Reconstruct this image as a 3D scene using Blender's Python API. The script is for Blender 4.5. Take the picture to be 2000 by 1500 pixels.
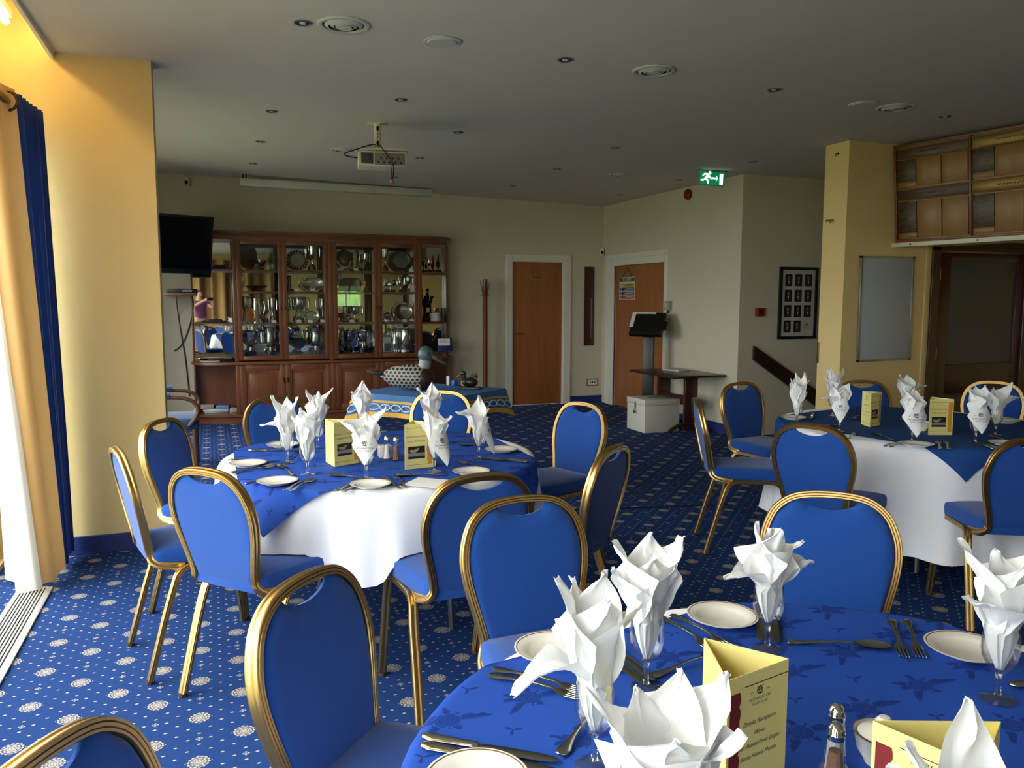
import bpy, bmesh, math, random
from mathutils import Vector, Matrix, noise
random.seed(7)
PI = math.pi
S = bpy.context.scene
COL = S.collection
for o in list(bpy.data.objects): bpy.data.objects.remove(o)

# ---------------------------------------------------------------- camera
def make_camera():
    yaw, pitch, roll = math.radians(20.454), math.radians(5.969), math.radians(-0.124)
    f = Vector((math.sin(yaw)*math.cos(pitch), math.cos(yaw)*math.cos(pitch), -math.sin(pitch)))
    r = Vector((math.cos(yaw), -math.sin(yaw), 0)); d = f.cross(r)
    r2 = r*math.cos(roll) + d*math.sin(roll); d2 = -r*math.sin(roll) + d*math.cos(roll)
    cam = bpy.data.cameras.new('camera'); cam.sensor_width = 36; cam.lens = 1572.94/2000*36
    cam.clip_start = .01; cam.clip_end = 200
    o = bpy.data.objects.new('camera', cam); COL.objects.link(o)
    m = Matrix((( r2.x, -d2.x, -f.x, 0), (r2.y, -d2.y, -f.y, 0), (r2.z, -d2.z, -f.z, 1.45), (0, 0, 0, 1)))
    o.matrix_world = m; S.camera = o
make_camera()

# ---------------------------------------------------------------- overcast sky
SKY = 3.6
def make_world():
    w = bpy.data.worlds.new('overcast_sky'); S.world = w; w.use_nodes = True
    nt = w.node_tree; nt.nodes.clear()
    tc = nt.nodes.new('ShaderNodeTexCoord'); sep = nt.nodes.new('ShaderNodeSeparateXYZ')
    nt.links.new(tc.outputs['Generated'], sep.inputs[0])
    mr = nt.nodes.new('ShaderNodeMapRange'); mr.inputs[1].default_value = 0; mr.inputs[2].default_value = 1
    mr.inputs[3].default_value = .62; mr.inputs[4].default_value = 1.15
    nt.links.new(sep.outputs[2], mr.inputs[0])
    mul = nt.nodes.new('ShaderNodeMath'); mul.operation = 'MULTIPLY'; mul.inputs[1].default_value = SKY
    nt.links.new(mr.outputs[0], mul.inputs[0])
    bg = nt.nodes.new('ShaderNodeBackground'); bg.inputs[0].default_value = (.93, .97, 1.0, 1)
    nt.links.new(mul.outputs[0], bg.inputs[1])
    out = nt.nodes.new('ShaderNodeOutputWorld'); nt.links.new(bg.outputs[0], out.inputs[0])
make_world()

def portal(loc, rot, sx, sy):
    l = bpy.data.lights.new('window_portal', 'AREA'); l.shape = 'RECTANGLE'; l.size = sx; l.size_y = sy
    l.cycles.is_portal = True
    o = bpy.data.objects.new('window_portal', l); COL.objects.link(o); o.location = loc; o.rotation_euler = rot
# left-hand glazing: near bay, far bay; rear wall window (portals only guide the sky's own light)
portal((-1.12, .47, 1.25), (0, -PI/2, 0), 2.44, 9.1)
portal((-1.12, 7.45, 1.35), (0, -PI/2, 0), 2.04, 3.4)
portal((3.9, -4.52, 1.55), (PI/2, 0, 0), .9, .7)

vs = S.view_settings
vs.view_transform = 'Standard'; vs.look = 'None'; vs.gamma = 1.0; vs.use_curve_mapping = False
vs.exposure = 1.75
S.cycles.max_bounces = 10; S.cycles.diffuse_bounces = 5; S.cycles.glossy_bounces = 5
S.cycles.transparent_max_bounces = 24; S.cycles.transmission_bounces = 8
S.cycles.caustics_reflective = False; S.cycles.caustics_refractive = False
S.cycles.sample_clamp_indirect = 6.0

# ---------------------------------------------------------------- mesh helpers
class MB:
    def __init__(s): s.v = []; s.f = []
    def add(s, vs, fs):
        b = len(s.v); s.v.extend([tuple(v) for v in vs]); s.f.extend([tuple(b+i for i in f) for f in fs]); return s
    def box(s, x0, y0, z0, x1, y1, z1, bev=0, m=None):
        if bev <= 0:
            vs = [(x0,y0,z0),(x1,y0,z0),(x1,y1,z0),(x0,y1,z0),(x0,y0,z1),(x1,y0,z1),(x1,y1,z1),(x0,y1,z1)]
            fs = [(0,3,2,1),(4,5,6,7),(0,1,5,4),(1,2,6,5),(2,3,7,6),(3,0,4,7)]
        else:
            bm = bmesh.new(); bmesh.ops.create_cube(bm, size=1)
            for v in bm.verts: v.co = Vector((x0+(v.co.x+.5)*(x1-x0), y0+(v.co.y+.5)*(y1-y0), z0+(v.co.z+.5)*(z1-z0)))
            bmesh.ops.bevel(bm, geom=list(bm.edges), offset=min(bev, .49*min(abs(x1-x0), abs(y1-y0), abs(z1-z0))), segments=2, affect='EDGES', profile=.5)
            bm.verts.index_update(); vs = [v.co.copy() for v in bm.verts]; fs = [[v.index for v in f.verts] for f in bm.faces]; bm.free()
        if m is not None: vs = [m @ Vector(v) for v in vs]
        return s.add(vs, fs)
    def lathe(s, prof, n=24, m=None, cap=True):
        vs = []; fs = []; k = len(prof)
        for i in range(n):
            a = 2*PI*i/n; c, q = math.cos(a), math.sin(a)
            for (r, z) in prof: vs.append(Vector((r*c, r*q, z)))
        for i in range(n):
            j = (i+1) % n
            for t in range(k-1): fs.append((i*k+t, j*k+t, j*k+t+1, i*k+t+1))
        if cap:
            if prof[0][0] > 1e-5: fs.append(tuple(i*k for i in reversed(range(n))))
            if prof[-1][0] > 1e-5: fs.append(tuple(i*k+k-1 for i in range(n)))
        if m is not None: vs = [m @ v for v in vs]
        return s.add(vs, fs)
    def tube(s, pts, r, n=8, sec=None, up=None, closed=False, cap=True):
        """sweep a section (list of (a,b) in side/up axes) along pts; r a number or list"""
        P = [Vector(p) for p in pts]; N = len(P)
        if sec is None: sec = [(math.cos(2*PI*i/n), math.sin(2*PI*i/n)) for i in range(n)]
        else: n = len(sec)
        vs = []; side = None
        for i, p in enumerate(P):
            if closed: t = (P[(i+1) % N]-P[i-1]).normalized()
            else: t = (P[min(i+1, N-1)]-P[max(i-1, 0)]).normalized()
            if up is not None:
                u = Vector(up(i)) if callable(up) else Vector(up)
                sd = t.cross(u)
                if sd.length < 1e-4: sd = side or Vector((1,0,0))
                sd.normalize()
            else:
                if side is None:
                    u = Vector((0,0,1)) if abs(t.z) < .9 else Vector((0,1,0)); sd = t.cross(u).normalized()
                else:
                    sd = (side - t*side.dot(t)); sd = sd.normalized() if sd.length > 1e-5 else side
            side = sd; u = sd.cross(t).normalized()
            rr = r[i] if isinstance(r, (list, tuple)) else r
            for (a, b) in sec: vs.append(p + sd*a*rr + u*b*rr)
        fs = []
        for i in range(N if closed else N-1):
            j = (i+1) % N
            for k in range(n): fs.append((i*n+k, i*n+(k+1) % n, j*n+(k+1) % n, j*n+k))
        if cap and not closed:
            fs.append(tuple(reversed(range(n)))); fs.append(tuple((N-1)*n+k for k in range(n)))
        return s.add(vs, fs)
    def prism(s, poly, z0, z1, m=None):
        n = len(poly); vs = [Vector((x, y, z0)) for x, y in poly]+[Vector((x, y, z1)) for x, y in poly]
        fs = [tuple(reversed(range(n))), tuple(range(n, 2*n))]+[(i, (i+1) % n, n+(i+1) % n, n+i) for i in range(n)]
        if m is not None: vs = [m @ v for v in vs]
        return s.add(vs, fs)
    def grid(s, fn, nu, nv, wrap=False):
        vs = [fn(i/(nu if wrap else nu-1), j/(nv-1)) for i in range(nu) for j in range(nv)]; fs = []
        for i in range(nu if wrap else nu-1):
            i2 = (i+1) % nu
            for j in range(nv-1): fs.append((i*nv+j, i2*nv+j, i2*nv+j+1, i*nv+j+1))
        return s.add(vs, fs)
    def ell(s, c, rx, ry, rz, n=16, k=10, m=None):
        vs = [Vector((0,0,-1))]; fs = []
        for j in range(1, k):
            t = -PI/2+PI*j/k
            for i in range(n):
                a = 2*PI*i/n; vs.append(Vector((math.cos(t)*math.cos(a), math.cos(t)*math.sin(a), math.sin(t))))
        vs.append(Vector((0,0,1))); L = len(vs)-1
        for i in range(n): fs.append((0, 1+(i+1) % n, 1+i)); fs.append((L, L-n+i, L-n+(i+1) % n))
        for j in range(k-2):
            for i in range(n): fs.append((1+j*n+i, 1+j*n+(i+1) % n, 1+(j+1)*n+(i+1) % n, 1+(j+1)*n+i))
        vs = [Vector((v.x*rx, v.y*ry, v.z*rz)) for v in vs]
        if m is not None: vs = [m @ v for v in vs]
        return s.add([v+Vector(c) for v in vs], fs)
    def build(s, name, mat, parent=None, loc=(0,0,0), rot=(0,0,0), smooth=35, kind=None):
        me = bpy.data.meshes.new(name); me.from_pydata(s.v, [], s.f); me.validate(); me.update()
        if mat is not None: me.materials.append(mat)
        if smooth:
            me.polygons.foreach_set('use_smooth', [True]*len(me.polygons))
            me.set_sharp_from_angle(angle=math.radians(smooth))
        o = bpy.data.objects.new(name, me); COL.objects.link(o); o.location = loc; o.rotation_euler = rot
        if parent is not None: o.parent = parent
        if kind: o['kind'] = kind
        return o

def RZ(a): return Matrix.Rotation(a, 4, 'Z')
def RX(a): return Matrix.Rotation(a, 4, 'X')
def RY(a): return Matrix.Rotation(a, 4, 'Y')
def T(x, y, z): return Matrix.Translation((x, y, z))

def tag(o, label, cat, group=None):
    o['label'] = label; o['category'] = cat
    if group: o['group'] = group
    return o
def empty(name, loc, rz=0, label=None, cat=None, group=None, rot=None):
    o = bpy.data.objects.new(name, None); COL.objects.link(o); o.empty_display_size = .05
    o.location = loc; o.rotation_euler = rot if rot else (0, 0, rz)
    if label: tag(o, label, cat, group)
    return o
def kids(o): return [c for c in bpy.data.objects if c.parent == o]
def copy_tree(o, parent=None, tree=None):
    c = o.copy(); COL.objects.link(c); c.parent = parent
    for ch in o.children: copy_tree(ch, c)
    return c

def textmesh(mb, txt, size, fn, align='CENTER', shear=0, spacing=1.0):
    """flat print: letters mapped by fn(u,v)->(x,y,z)"""
    cu = bpy.data.curves.new('t', 'FONT'); cu.body = txt; cu.size = size; cu.align_x = align; cu.align_y = 'CENTER'
    cu.shear = shear; cu.space_character = spacing; cu.resolution_u = 2
    o = bpy.data.objects.new('t', cu); COL.objects.link(o)
    me = bpy.data.meshes.new_from_object(o)
    mb.add([fn(v.co.x, v.co.y) for v in me.vertices], [tuple(p.vertices) for p in me.polygons])
    bpy.data.objects.remove(o); bpy.data.curves.remove(cu); bpy.data.meshes.remove(me)

# ---------------------------------------------------------------- material helpers
def lin(c):
    c = [x/255 for x in c]
    return tuple((x/12.92 if x <= .04045 else ((x+.055)/1.055)**2.4) for x in c)+(1,)
class X:
    """tiny expression wrapper over Math nodes"""
    def __init__(s, nt, v): s.nt = nt; s.v = v
    def op(s, o, *a):
        n = s.nt.nodes.new('ShaderNodeMath'); n.operation = o
        for i, q in enumerate((s,)+a):
            q = q.v if isinstance(q, X) else q
            if isinstance(q, (int, float)): n.inputs[i].default_value = q
            else: s.nt.links.new(q, n.inputs[i])
        return X(s.nt, n.outputs[0])
    def __add__(s, b): return s.op('ADD', b)
    def __sub__(s, b): return s.op('SUBTRACT', b)
    def __mul__(s, b): return s.op('MULTIPLY', b)
    def __truediv__(s, b): return s.op('DIVIDE', b)
    def lt(s, b): return s.op('LESS_THAN', b)
    def gt(s, b): return s.op('GREATER_THAN', b)
    def mn(s, b): return s.op('MINIMUM', b)
    def mx(s, b): return s.op('MAXIMUM', b)
    def cell(s): return s - s.op('ROUND')
    def band(s, a, b): return s.gt(a)*s.lt(b)
    def step(s, e, w=.001): # 1 below e, smooth
        n = s.nt.nodes.new('ShaderNodeMapRange'); n.interpolation_type = 'SMOOTHSTEP'
        s.nt.links.new(s.v, n.inputs[0]); n.inputs[1].default_value = e-w; n.inputs[2].default_value = e+w
        n.inputs[3].default_value = 1; n.inputs[4].default_value = 0
        return X(s.nt, n.outputs[0])
def newmat(name):
    m = bpy.data.materials.new(name); m.use_nodes = True; nt = m.node_tree
    return m, nt, nt.nodes['Principled BSDF']
def coords(nt, kind='Object', scale=None):
    tc = nt.nodes.new('ShaderNodeTexCoord'); out = tc.outputs[kind]
    if scale is not None:
        mp = nt.nodes.new('ShaderNodeMapping'); mp.inputs['Scale'].default_value = scale
        nt.links.new(out, mp.inputs[0]); out = mp.outputs[0]
    return out
def mixc(nt, fac, a, b):
    n = nt.nodes.new('ShaderNodeMix'); n.data_type = 'RGBA'
    if isinstance(fac, X): fac = fac.v
    if isinstance(fac, (int, float)): n.inputs[0].default_value = fac
    else: nt.links.new(fac, n.inputs[0])
    for i, c in ((6, a), (7, b)):
        if isinstance(c, tuple): n.inputs[i].default_value = c
        else: nt.links.new(c, n.inputs[i])
    return n.outputs[2]
def bump(nt, b, h, strength=.2, dist=.002):
    n = nt.nodes.new('ShaderNodeBump'); n.inputs['Strength'].default_value = strength; n.inputs['Distance'].default_value = dist
    nt.links.new(h.v if isinstance(h, X) else h, n.inputs['Height']); nt.links.new(n.outputs[0], b.inputs['Normal'])
def noi(nt, co, scale, detail=3, rough=.5):
    n = nt.nodes.new('ShaderNodeTexNoise'); n.inputs['Scale'].default_value = scale
    n.inputs['Detail'].default_value = detail; n.inputs['Roughness'].default_value = rough
    if co is not None: nt.links.new(co, n.inputs['Vector'])
    return n.outputs[0]
MATS = {}
def pm(name, c, rough=.6, metal=0, var=.12, scale=8, bmp=0, bscale=200, sheen=0, coat=0, spec=.5, stretch=None):
    if name in MATS: return MATS[name]
    m, nt, b = newmat(name); co = coords(nt, 'Object', stretch)
    col = lin(c); d = tuple(x*(1-var) for x in col[:3])+(1,); l = tuple(min(1, x*(1+var)) for x in col[:3])+(1,)
    nt.links.new(mixc(nt, noi(nt, co, scale), d, l), b.inputs['Base Color'])
    b.inputs['Roughness'].default_value = rough; b.inputs['Metallic'].default_value = metal
    b.inputs['Specular IOR Level'].default_value = spec
    if sheen: b.inputs['Sheen Weight'].default_value = sheen
    if coat: b.inputs['Coat Weight'].default_value = coat; b.inputs['Coat Roughness'].default_value = .15
    if bmp: bump(nt, b, noi(nt, coords(nt), bscale, 2), bmp)
    MATS[name] = m; return m
def wood(name, c1, c2, axis='Z', sc=1, rough=.4, coat=.2):
    if name in MATS: return MATS[name]
    m, nt, b = newmat(name)
    s = {'X': (1.2, 14, 14), 'Y': (14, 1.2, 14), 'Z': (14, 14, 1.2)}[axis]
    co = coords(nt, 'Object', tuple(q*sc for q in s))
    n1 = noi(nt, co, 1.6, 5, .6); n2 = noi(nt, coords(nt, 'Object', tuple(q*sc*5 for q in s)), 1.5, 2)
    f = X(nt, n1).op('MULTIPLY_ADD', 1.6, -.3)*.8 + X(nt, n2)*.2
    nt.links.new(mixc(nt, f.mx(0).mn(1), lin(c1), lin(c2)), b.inputs['Base Color'])
    b.inputs['Roughness'].default_value = rough; b.inputs['Coat Weight'].default_value = coat; b.inputs['Coat Roughness'].default_value = .2
    bump(nt, b, n1, .08, .001)
    MATS[name] = m; return m
def thin_glass(name, tint=(1,1,1,1), refl=.9, rough=.0, pw=2.6, base=.05):
    if name in MATS: return MATS[name]
    m = bpy.data.materials.new(name); m.use_nodes = True; nt = m.node_tree; nt.nodes.clear()
    tr = nt.nodes.new('ShaderNodeBsdfTransparent'); tr.inputs[0].default_value = tint
    gl = nt.nodes.new('ShaderNodeBsdfGlossy'); gl.inputs['Roughness'].default_value = rough
    lw = nt.nodes.new('ShaderNodeLayerWeight'); lw.inputs[0].default_value = .5
    mu = (X(nt, lw.outputs[1]).op('POWER', pw)*.8 + base)*refl
    mx = nt.nodes.new('ShaderNodeMixShader'); nt.links.new(mu.v, mx.inputs[0])
    nt.links.new(tr.outputs[0], mx.inputs[1]); nt.links.new(gl.outputs[0], mx.inputs[2])
    out = nt.nodes.new('ShaderNodeOutputMaterial'); nt.links.new(mx.outputs[0], out.inputs[0])
    MATS[name] = m; return m
def translucent(m, c, fac):
    nt = m.node_tree; b = nt.nodes['Principled BSDF']; out = [n for n in nt.nodes if n.type == 'OUTPUT_MATERIAL'][0]
    t = nt.nodes.new('ShaderNodeBsdfTranslucent'); t.inputs[0].default_value = lin(c)
    x = nt.nodes.new('ShaderNodeMixShader'); x.inputs[0].default_value = fac
    nt.links.new(b.outputs[0], x.inputs[1]); nt.links.new(t.outputs[0], x.inputs[2]); nt.links.new(x.outputs[0], out.inputs[0]); return m
def emit(name, c, s):
    if name in MATS: return MATS[name]
    m, nt, b = newmat(name); b.inputs['Base Color'].default_value = lin(c)
    b.inputs['Emission Color'].default_value = lin(c); b.inputs['Emission Strength'].default_value = s
    MATS[name] = m; return m
# ---------------------------------------------------------------- surfaces
def make_carpet():
    m, nt, b = newmat('carpet')
    sep = nt.nodes.new('ShaderNodeSeparateXYZ'); nt.links.new(coords(nt), sep.inputs[0])
    x, y = X(nt, sep.outputs[0]), X(nt, sep.outputs[1])
    u = (x + .51)/.284; v = (y - 3.024)/.288
    def dist(du, dv):
        a = (u+du).cell()*.284; c = (v+dv).cell()*.288
        return a, c, (a*a + c*c).op('SQRT')
    a1, c1, r1 = dist(0, 0); a2, c2, r2 = dist(.5, .5)
    s = r1.lt(r2); t = s*-1 + 1
    a = a1*s + a2*t; c = c1*s + c2*t; r = r1.mn(r2)*1.22
    th = c.op('ARCTAN2', a)
    sc = (th*14).op('SINE')*.0022
    rr = r + sc
    w = .0012
    med = rr.step(.041, w)
    ring1 = (r - .0325).op('ABSOLUTE').step(.0022, w)
    pet = (th*8).op('SINE').gt(.1)*r.band(.0235, .031)
    ring2 = (r + sc*.6 - .0205).op('ABSOLUTE').step(.002, w)
    ring3 = (r - .0125).op('ABSOLUTE').step(.0016, w)
    dot = r.step(.0035, w)
    med = med*(ring1*-.9+1)*(pet*-.6+1)*(ring2*-.92+1)*(ring3*-.85+1)*(dot*-.8+1)
    inside = r.step(.047, .001)
    # small rosettes halfway between
    q1, q2, p1 = dist(.5, 0); q3, q4, p2 = dist(0, .5)
    s2 = p1.lt(p2); t2 = s2*-1+1; pa = q1*s2+q3*t2; pc = q2*s2+q4*t2; pr = p1.mn(p2)
    pt = (pc.op('ARCTAN2', pa)*4).op('COSINE')
    ros = (pr - pt*.0022).step(.0095, w)*((pr - .0050).op('ABSOLUTE').step(.0016, w)*-.9+1)*.85
    # pin dots on a staggered lattice
    g = .284/4; h = .288/4
    def pd(du, dv):
        A = ((x+.51)/g+du).cell()*g; B = ((y-3.024)/h+dv).cell()*h
        return ((A*.62)*(A*.62) + B*B).op('SQRT')
    pin = pd(.5, 0).mn(pd(0, .5)).step(.0036, .001)*(inside*-1+1)*(pr.step(.02, .001)*-1+1)
    cream = (med + ros + pin).mn(1)
    pile = noi(nt, coords(nt), 260, 2); big = noi(nt, coords(nt), 2.2, 3)
    base = mixc(nt, pile, lin((17, 43, 94)), lin((34, 70, 128)))
    base = mixc(nt, X(nt, big)*.35, base, lin((12, 36, 86)))
    tan = mixc(nt, (th*14).op('SINE').gt(.5)*r.band(.03, .045)*.8, lin((178, 168, 148)), lin((122, 90, 66)))
    nt.links.new(mixc(nt, cream, base, tan), b.inputs['Base Color'])
    b.inputs['Roughness'].default_value = .95; b.inputs['Specular IOR Level'].default_value = .15
    bump(nt, b, X(nt, pile) + cream*.3, .35, .003)
    return m
CARPET = make_carpet()
M_PALE = pm('pale_cream_paint', (206, 199, 176), .75, var=.03, scale=3, bmp=.06, bscale=90)
M_WARM = pm('warm_cream_paint', (224, 199, 138), .7, var=.03, scale=3, bmp=.06, bscale=90)
M_CEIL = pm('ceiling_paint', (205, 198, 188), .85, var=.02, scale=2, bmp=.05, bscale=60)
M_SKIRT = pm('navy_skirting', (24, 44, 108), .6, var=.1)
M_WHITE = pm('white_gloss_paint', (226, 222, 208), .4, var=.03)
M_FRAME = pm('white_upvc', (236, 236, 232), .35, var=.02)
M_PANE = thin_glass('window_glass', (.97, .98, .97, 1), .8)
M_LAWN = pm('lawn_grass', (124, 125, 98), .95, var=.3, scale=1.5)
M_MAHOG = wood('dark_mahogany', (38, 15, 8), (70, 28, 14), 'Z', rough=.35, coat=.3)
M_OAK = wood('beech_veneer', (138, 82, 40), (172, 110, 58), 'Z', sc=.7, rough=.45, coat=.12)
M_BRASS = pm('brass', (200, 150, 60), .3, 1, var=.1)
M_BLACK = pm('black_plastic', (14, 14, 15), .4, var=.1)
M_STEEL = pm('dull_steel', (150, 150, 150), .3, 1, var=.05)

def ceil_z(x, y):
    c = lambda q: max(0, min(1, q))
    return 2.745 + .17*c((5.2-x)/6.2)*c((y-4.2)/6.1)

def struct(name, mb, mat, parent=None, smooth=0):
    o = mb.build(name, mat, parent, smooth=smooth)
    if parent is None: o['kind'] = 'structure'
    return o
YB = 10.28; XR = 5.2
struct('floor', MB().box(-1.25, -4.7, -.12, 8.2, 10.5, 0), CARPET)
def ceiling():
    b = MB(); nx, ny = 16, 24
    xs = [-.74+(8.2+.74)*i/nx for i in range(nx+1)]; ys = [-4.7+(10.5+4.7)*j/ny for j in range(ny+1)]
    b.grid(lambda u, v: (xs[round(u*nx)], ys[round(v*ny)], ceil_z(xs[round(u*nx)], ys[round(v*ny)])), nx+1, ny+1)
    b.grid(lambda u, v: (xs[round(u*nx)], ys[round(v*ny)], ceil_z(xs[round(u*nx)], ys[round(v*ny)])+.25), nx+1, ny+1)
    b.box(-1.25, 5.1, 2.79, -.74, 10.5, 3.1)
    o = struct('ceiling', b, M_CEIL, smooth=30)
    # thin plaster edge where the ceiling stops short of the window, recess above the curtains
    struct('trim_1', MB().box(-.760, -4.7, 2.728, -.738, 5.05, 3.02, .004), M_WHITE)
    struct('trim_2', MB().box(-1.25, -4.7, 3.0, -.738, 5.05, 3.08), M_WHITE)
ceiling()
# walls
struct('wall_back', MB().box(-1.25, YB, 0, 3.83, YB+.16, 3.1).box(4.59, YB, 0, XR+.15, YB+.16, 3.1).box(3.83, YB, 1.975, 4.59, YB+.16, 3.1), M_PALE)
struct('wall_side', MB().box(XR, 7.12, 0, XR+.15, 8.61, 3.0).box(XR, 9.925, 0, XR+.15, YB, 3.0).box(XR, 8.61, 1.91, XR+.15, 9.925, 3.0), M_PALE)
struct('wall_stairs', MB().box(XR+.15, 7.12, -.12, 8.2, 7.27, 3.0), M_PALE)
struct('wall_column', MB().box(4.92, 5.34, 0, 5.86, 5.61, 2.9).box(7.05, 5.34, 0, 8.2, 5.61, 2.9).box(5.86, 5.34, 1.96, 7.05, 5.61, 2.9), M_WARM)
struct('wall_nib', MB().box(-1.25, 5.05, 0, -.265, 5.25, 3.05), M_WARM)
struct('wall_right', MB().box(8.1, -4.7, 0, 8.25, 10.5, 3.0), M_WARM)
struct('wall_rear', MB().box(-1.25, -4.65, 0, 3.45, -4.5, 3.05).box(4.35, -4.65, 0, 8.2, -4.5, 3.05).box(3.45, -4.65, 0, 4.35, -4.5, 1.2).box(3.45, -4.65, 1.9, 4.35, -4.5, 3.05), M_WARM)
struct('wall_left', MB().box(-1.25, -4.65, 2.47, -1.1, 5.05, 3.05).box(-1.25, -4.65, -.12, -1.1, 5.05, .03).box(-1.25, -4.65, .03, -1.1, -4.1, 2.47)
       .box(-1.25, 5.25, 2.37, -1.1, 10.3, 3.05).box(-1.25, 5.25, 0, -1.1, 10.3, .33).box(-1.25, 5.25, .33, -1.1, 5.75, 2.37).box(-1.25, 9.15, .33, -1.1, 10.3, 2.37), M_WARM)
struct('lawn', MB().box(-60, -40, -.4, -1.3, 50, -.2), M_LAWN)
struct('lawn', MB().box(-60, -60, -.4, 60, -4.75, -.21), M_LAWN)
# glazing
def glazing(n, axis, fixed, a0, a1, z0, z1, panes):
    fr = MB()
    def bx(mb, p0, p1, q0, q1, d=.035):
        if axis == 'Y': mb.box(fixed-d, p0, q0, fixed+d, p1, q1, .004)
        else: mb.box(p0, fixed-d, q0, p1, fixed+d, q1, .004)
    bx(fr, a0, a1, z0, z0+.06); bx(fr, a0, a1, z1-.06, z1)
    w = (a1-a0)/panes
    for i in range(panes+1):
        c = a0+i*w; bx(fr, max(a0, c-.035), min(a1, c+.035), z0+.06, z1-.06)
    root = struct('window_%d' % n, fr, M_FRAME)
    for i in range(panes):
        g = MB(); bx(g, a0+i*w+.035, a0+(i+1)*w-.035, z0+.06, z1-.06, .004)
        g.build('window_pane', M_PANE, root, smooth=0)
glazing(1, 'Y', -1.17, -4.1, 5.04, .03, 2.47, 7)
glazing(2, 'Y', -1.17, 5.75, 9.15, .33, 2.37, 3)
glazing(3, 'X', -4.58, 3.45, 4.35, 1.2, 1.9, 2)
# skirting, in the same navy as the carpet
sk = [('baseboard_nib', (-1.1, 5.03, 0, -.265, 5.05, .105)), ('baseboard_nib_end', (-.265, 5.03, 0, -.247, 5.25, .105)),
      ('baseboard_back_right', (4.70, YB-.018, 0, XR, YB, .1)), ('baseboard_back_left', (2.95, YB-.018, 0, 3.745, YB, .1)),
      ('baseboard_side', (XR-.018, 7.12, 0, XR, 8.53, .11)), ('baseboard_column', (4.92, 5.322, 0, 5.80, 5.34, .11)),
      ('baseboard_column_end', (4.902, 5.322, 0, 4.92, 5.61, .11))]
for n, q in sk: struct(n, MB().box(*q, .004), M_SKIRT)
# carpet joint strips around the covered dance floor
struct('trim_3', MB().tube([(2.05, 5.02, .002), (3.4, 4.72, .002)], .006, 6), pm('carpet_joint', (14, 18, 40), .9))
struct('trim_4', MB().tube([(2.55, 6.1, .002), (3.02, 5.0, .002)], .005, 6), pm('carpet_joint', (14, 18, 40), .9))

# doors
def door_one():
    fr = MB(); y0 = YB-.022
    fr.box(3.745, y0, 0, 3.83, YB+.02, 2.06, .006).box(4.59, y0, 0, 4.70, YB+.02, 2.06, .006).box(3.83, y0, 1.975, 4.59, YB+.02, 2.06, .006)
    fr.box(3.83, y0+.01, 0, 3.842, YB+.1, 1.975).box(4.578, y0+.01, 0, 4.59, YB+.1, 1.975).box(3.842, y0+.01, 1.963, 4.578, YB+.1, 1.975)
    r = struct('door_1', fr, M_WHITE)
    lf = MB().box(3.842, YB+.02, .006, 4.578, YB+.06, 1.963, .002).build('door_leaf', M_OAK, r, smooth=30)
    h = MB().tube([(3.87, YB+.02, .99), (3.87, YB-.03, .99), (3.88, YB-.04, .99), (4.0, YB-.04, .99)], .009, 8)
    h.build('handle', M_STEEL, lf)
    p = MB().box(4.10, YB+.012, 1.735, 4.285, YB+.02, 1.775, .002).build('name_plate', pm('plate_tan', (176, 128, 82), .4), lf)
    t = MB()
    for i in range(8): t.box(4.118+i*.019, YB+.0095, 1.747, 4.118+i*.019+.013, YB+.0115, 1.764)
    t.build('plate_lettering', M_BLACK, p)
door_one()
def door_two():
    fr = MB(); x0 = XR-.022
    fr.box(x0, 9.925, 0, XR+.02, 10.16, 2.065, .006).box(x0, 8.53, 0, XR+.02, 8.61, 2.065, .006).box(x0, 8.61, 1.91, XR+.02, 9.925, 2.065, .006)
    fr.box(x0-.014, 9.97, 0, x0, 10.0, 2.03, .004).box(x0-.014, 8.56, 2.0, x0, 10.0, 2.03, .004)
    r = struct('door_2', fr, M_WHITE)
    lf = MB().box(XR+.02, 8.61, .006, XR+.06, 9.925, 1.91, .002).build('door_leaf', M_OAK, r, smooth=30)
door_two()
def door_three():
    y = 5.34; fr = MB()
    fr.box(5.86, y-.03, 0, 5.95, y+.2, 1.96, .006).box(6.99, y-.03, 0, 7.08, y+.2, 1.96, .006).box(5.86, y-.03, 1.88, 7.08, y+.2, 1.97, .006)
    r = struct('door_3', fr, M_MAHOG)
    MB().box(5.80, y-.014, 0, 5.86, y, 1.95, .003).build('door_lining', pm('cream_trim', (214, 190, 130), .5), r)
    lf = MB(); a = y+.0
    lf.box(5.96, a, .01, 6.10, a+.045, 1.87, .004).box(6.92, a, .01, 6.985, a+.045, 1.87, .004).box(6.10, a, 1.80, 6.92, a+.045, 1.87, .004)
    lf.box(6.10, a, .62, 6.92, a+.045, .885, .004).box(6.10, a, .01, 6.92, a+.045, .16, .004).box(6.46, a, .16, 6.56, a+.045, .62, .004)
    l = lf.build('door_leaf', M_MAHOG, r, smooth=30)
    for x0, x1 in ((6.10, 6.46), (6.56, 6.92)):
        MB().box(x0, a+.014, .16, x1, a+.032, .62).box(x0+.03, a+.006, .19, x1-.03, a+.02, .59, .006).build('door_panel', M_MAHOG, l)
    MB().box(6.10, a+.018, .885, 6.92, a+.026, 1.80).build('glass_pane', pm('obscure_glass', (62, 62, 58), .35, var=.1, spec=.6), l)
    for z in (1.68, .98):
        MB().box(5.945, a-.006, z-.05, 5.985, a+.004, z+.05, .002).tube([(5.965, a-.008, z-.055), (5.965, a-.008, z+.055)], .006).build('hinge', M_BRASS, l)
door_three()
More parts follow.
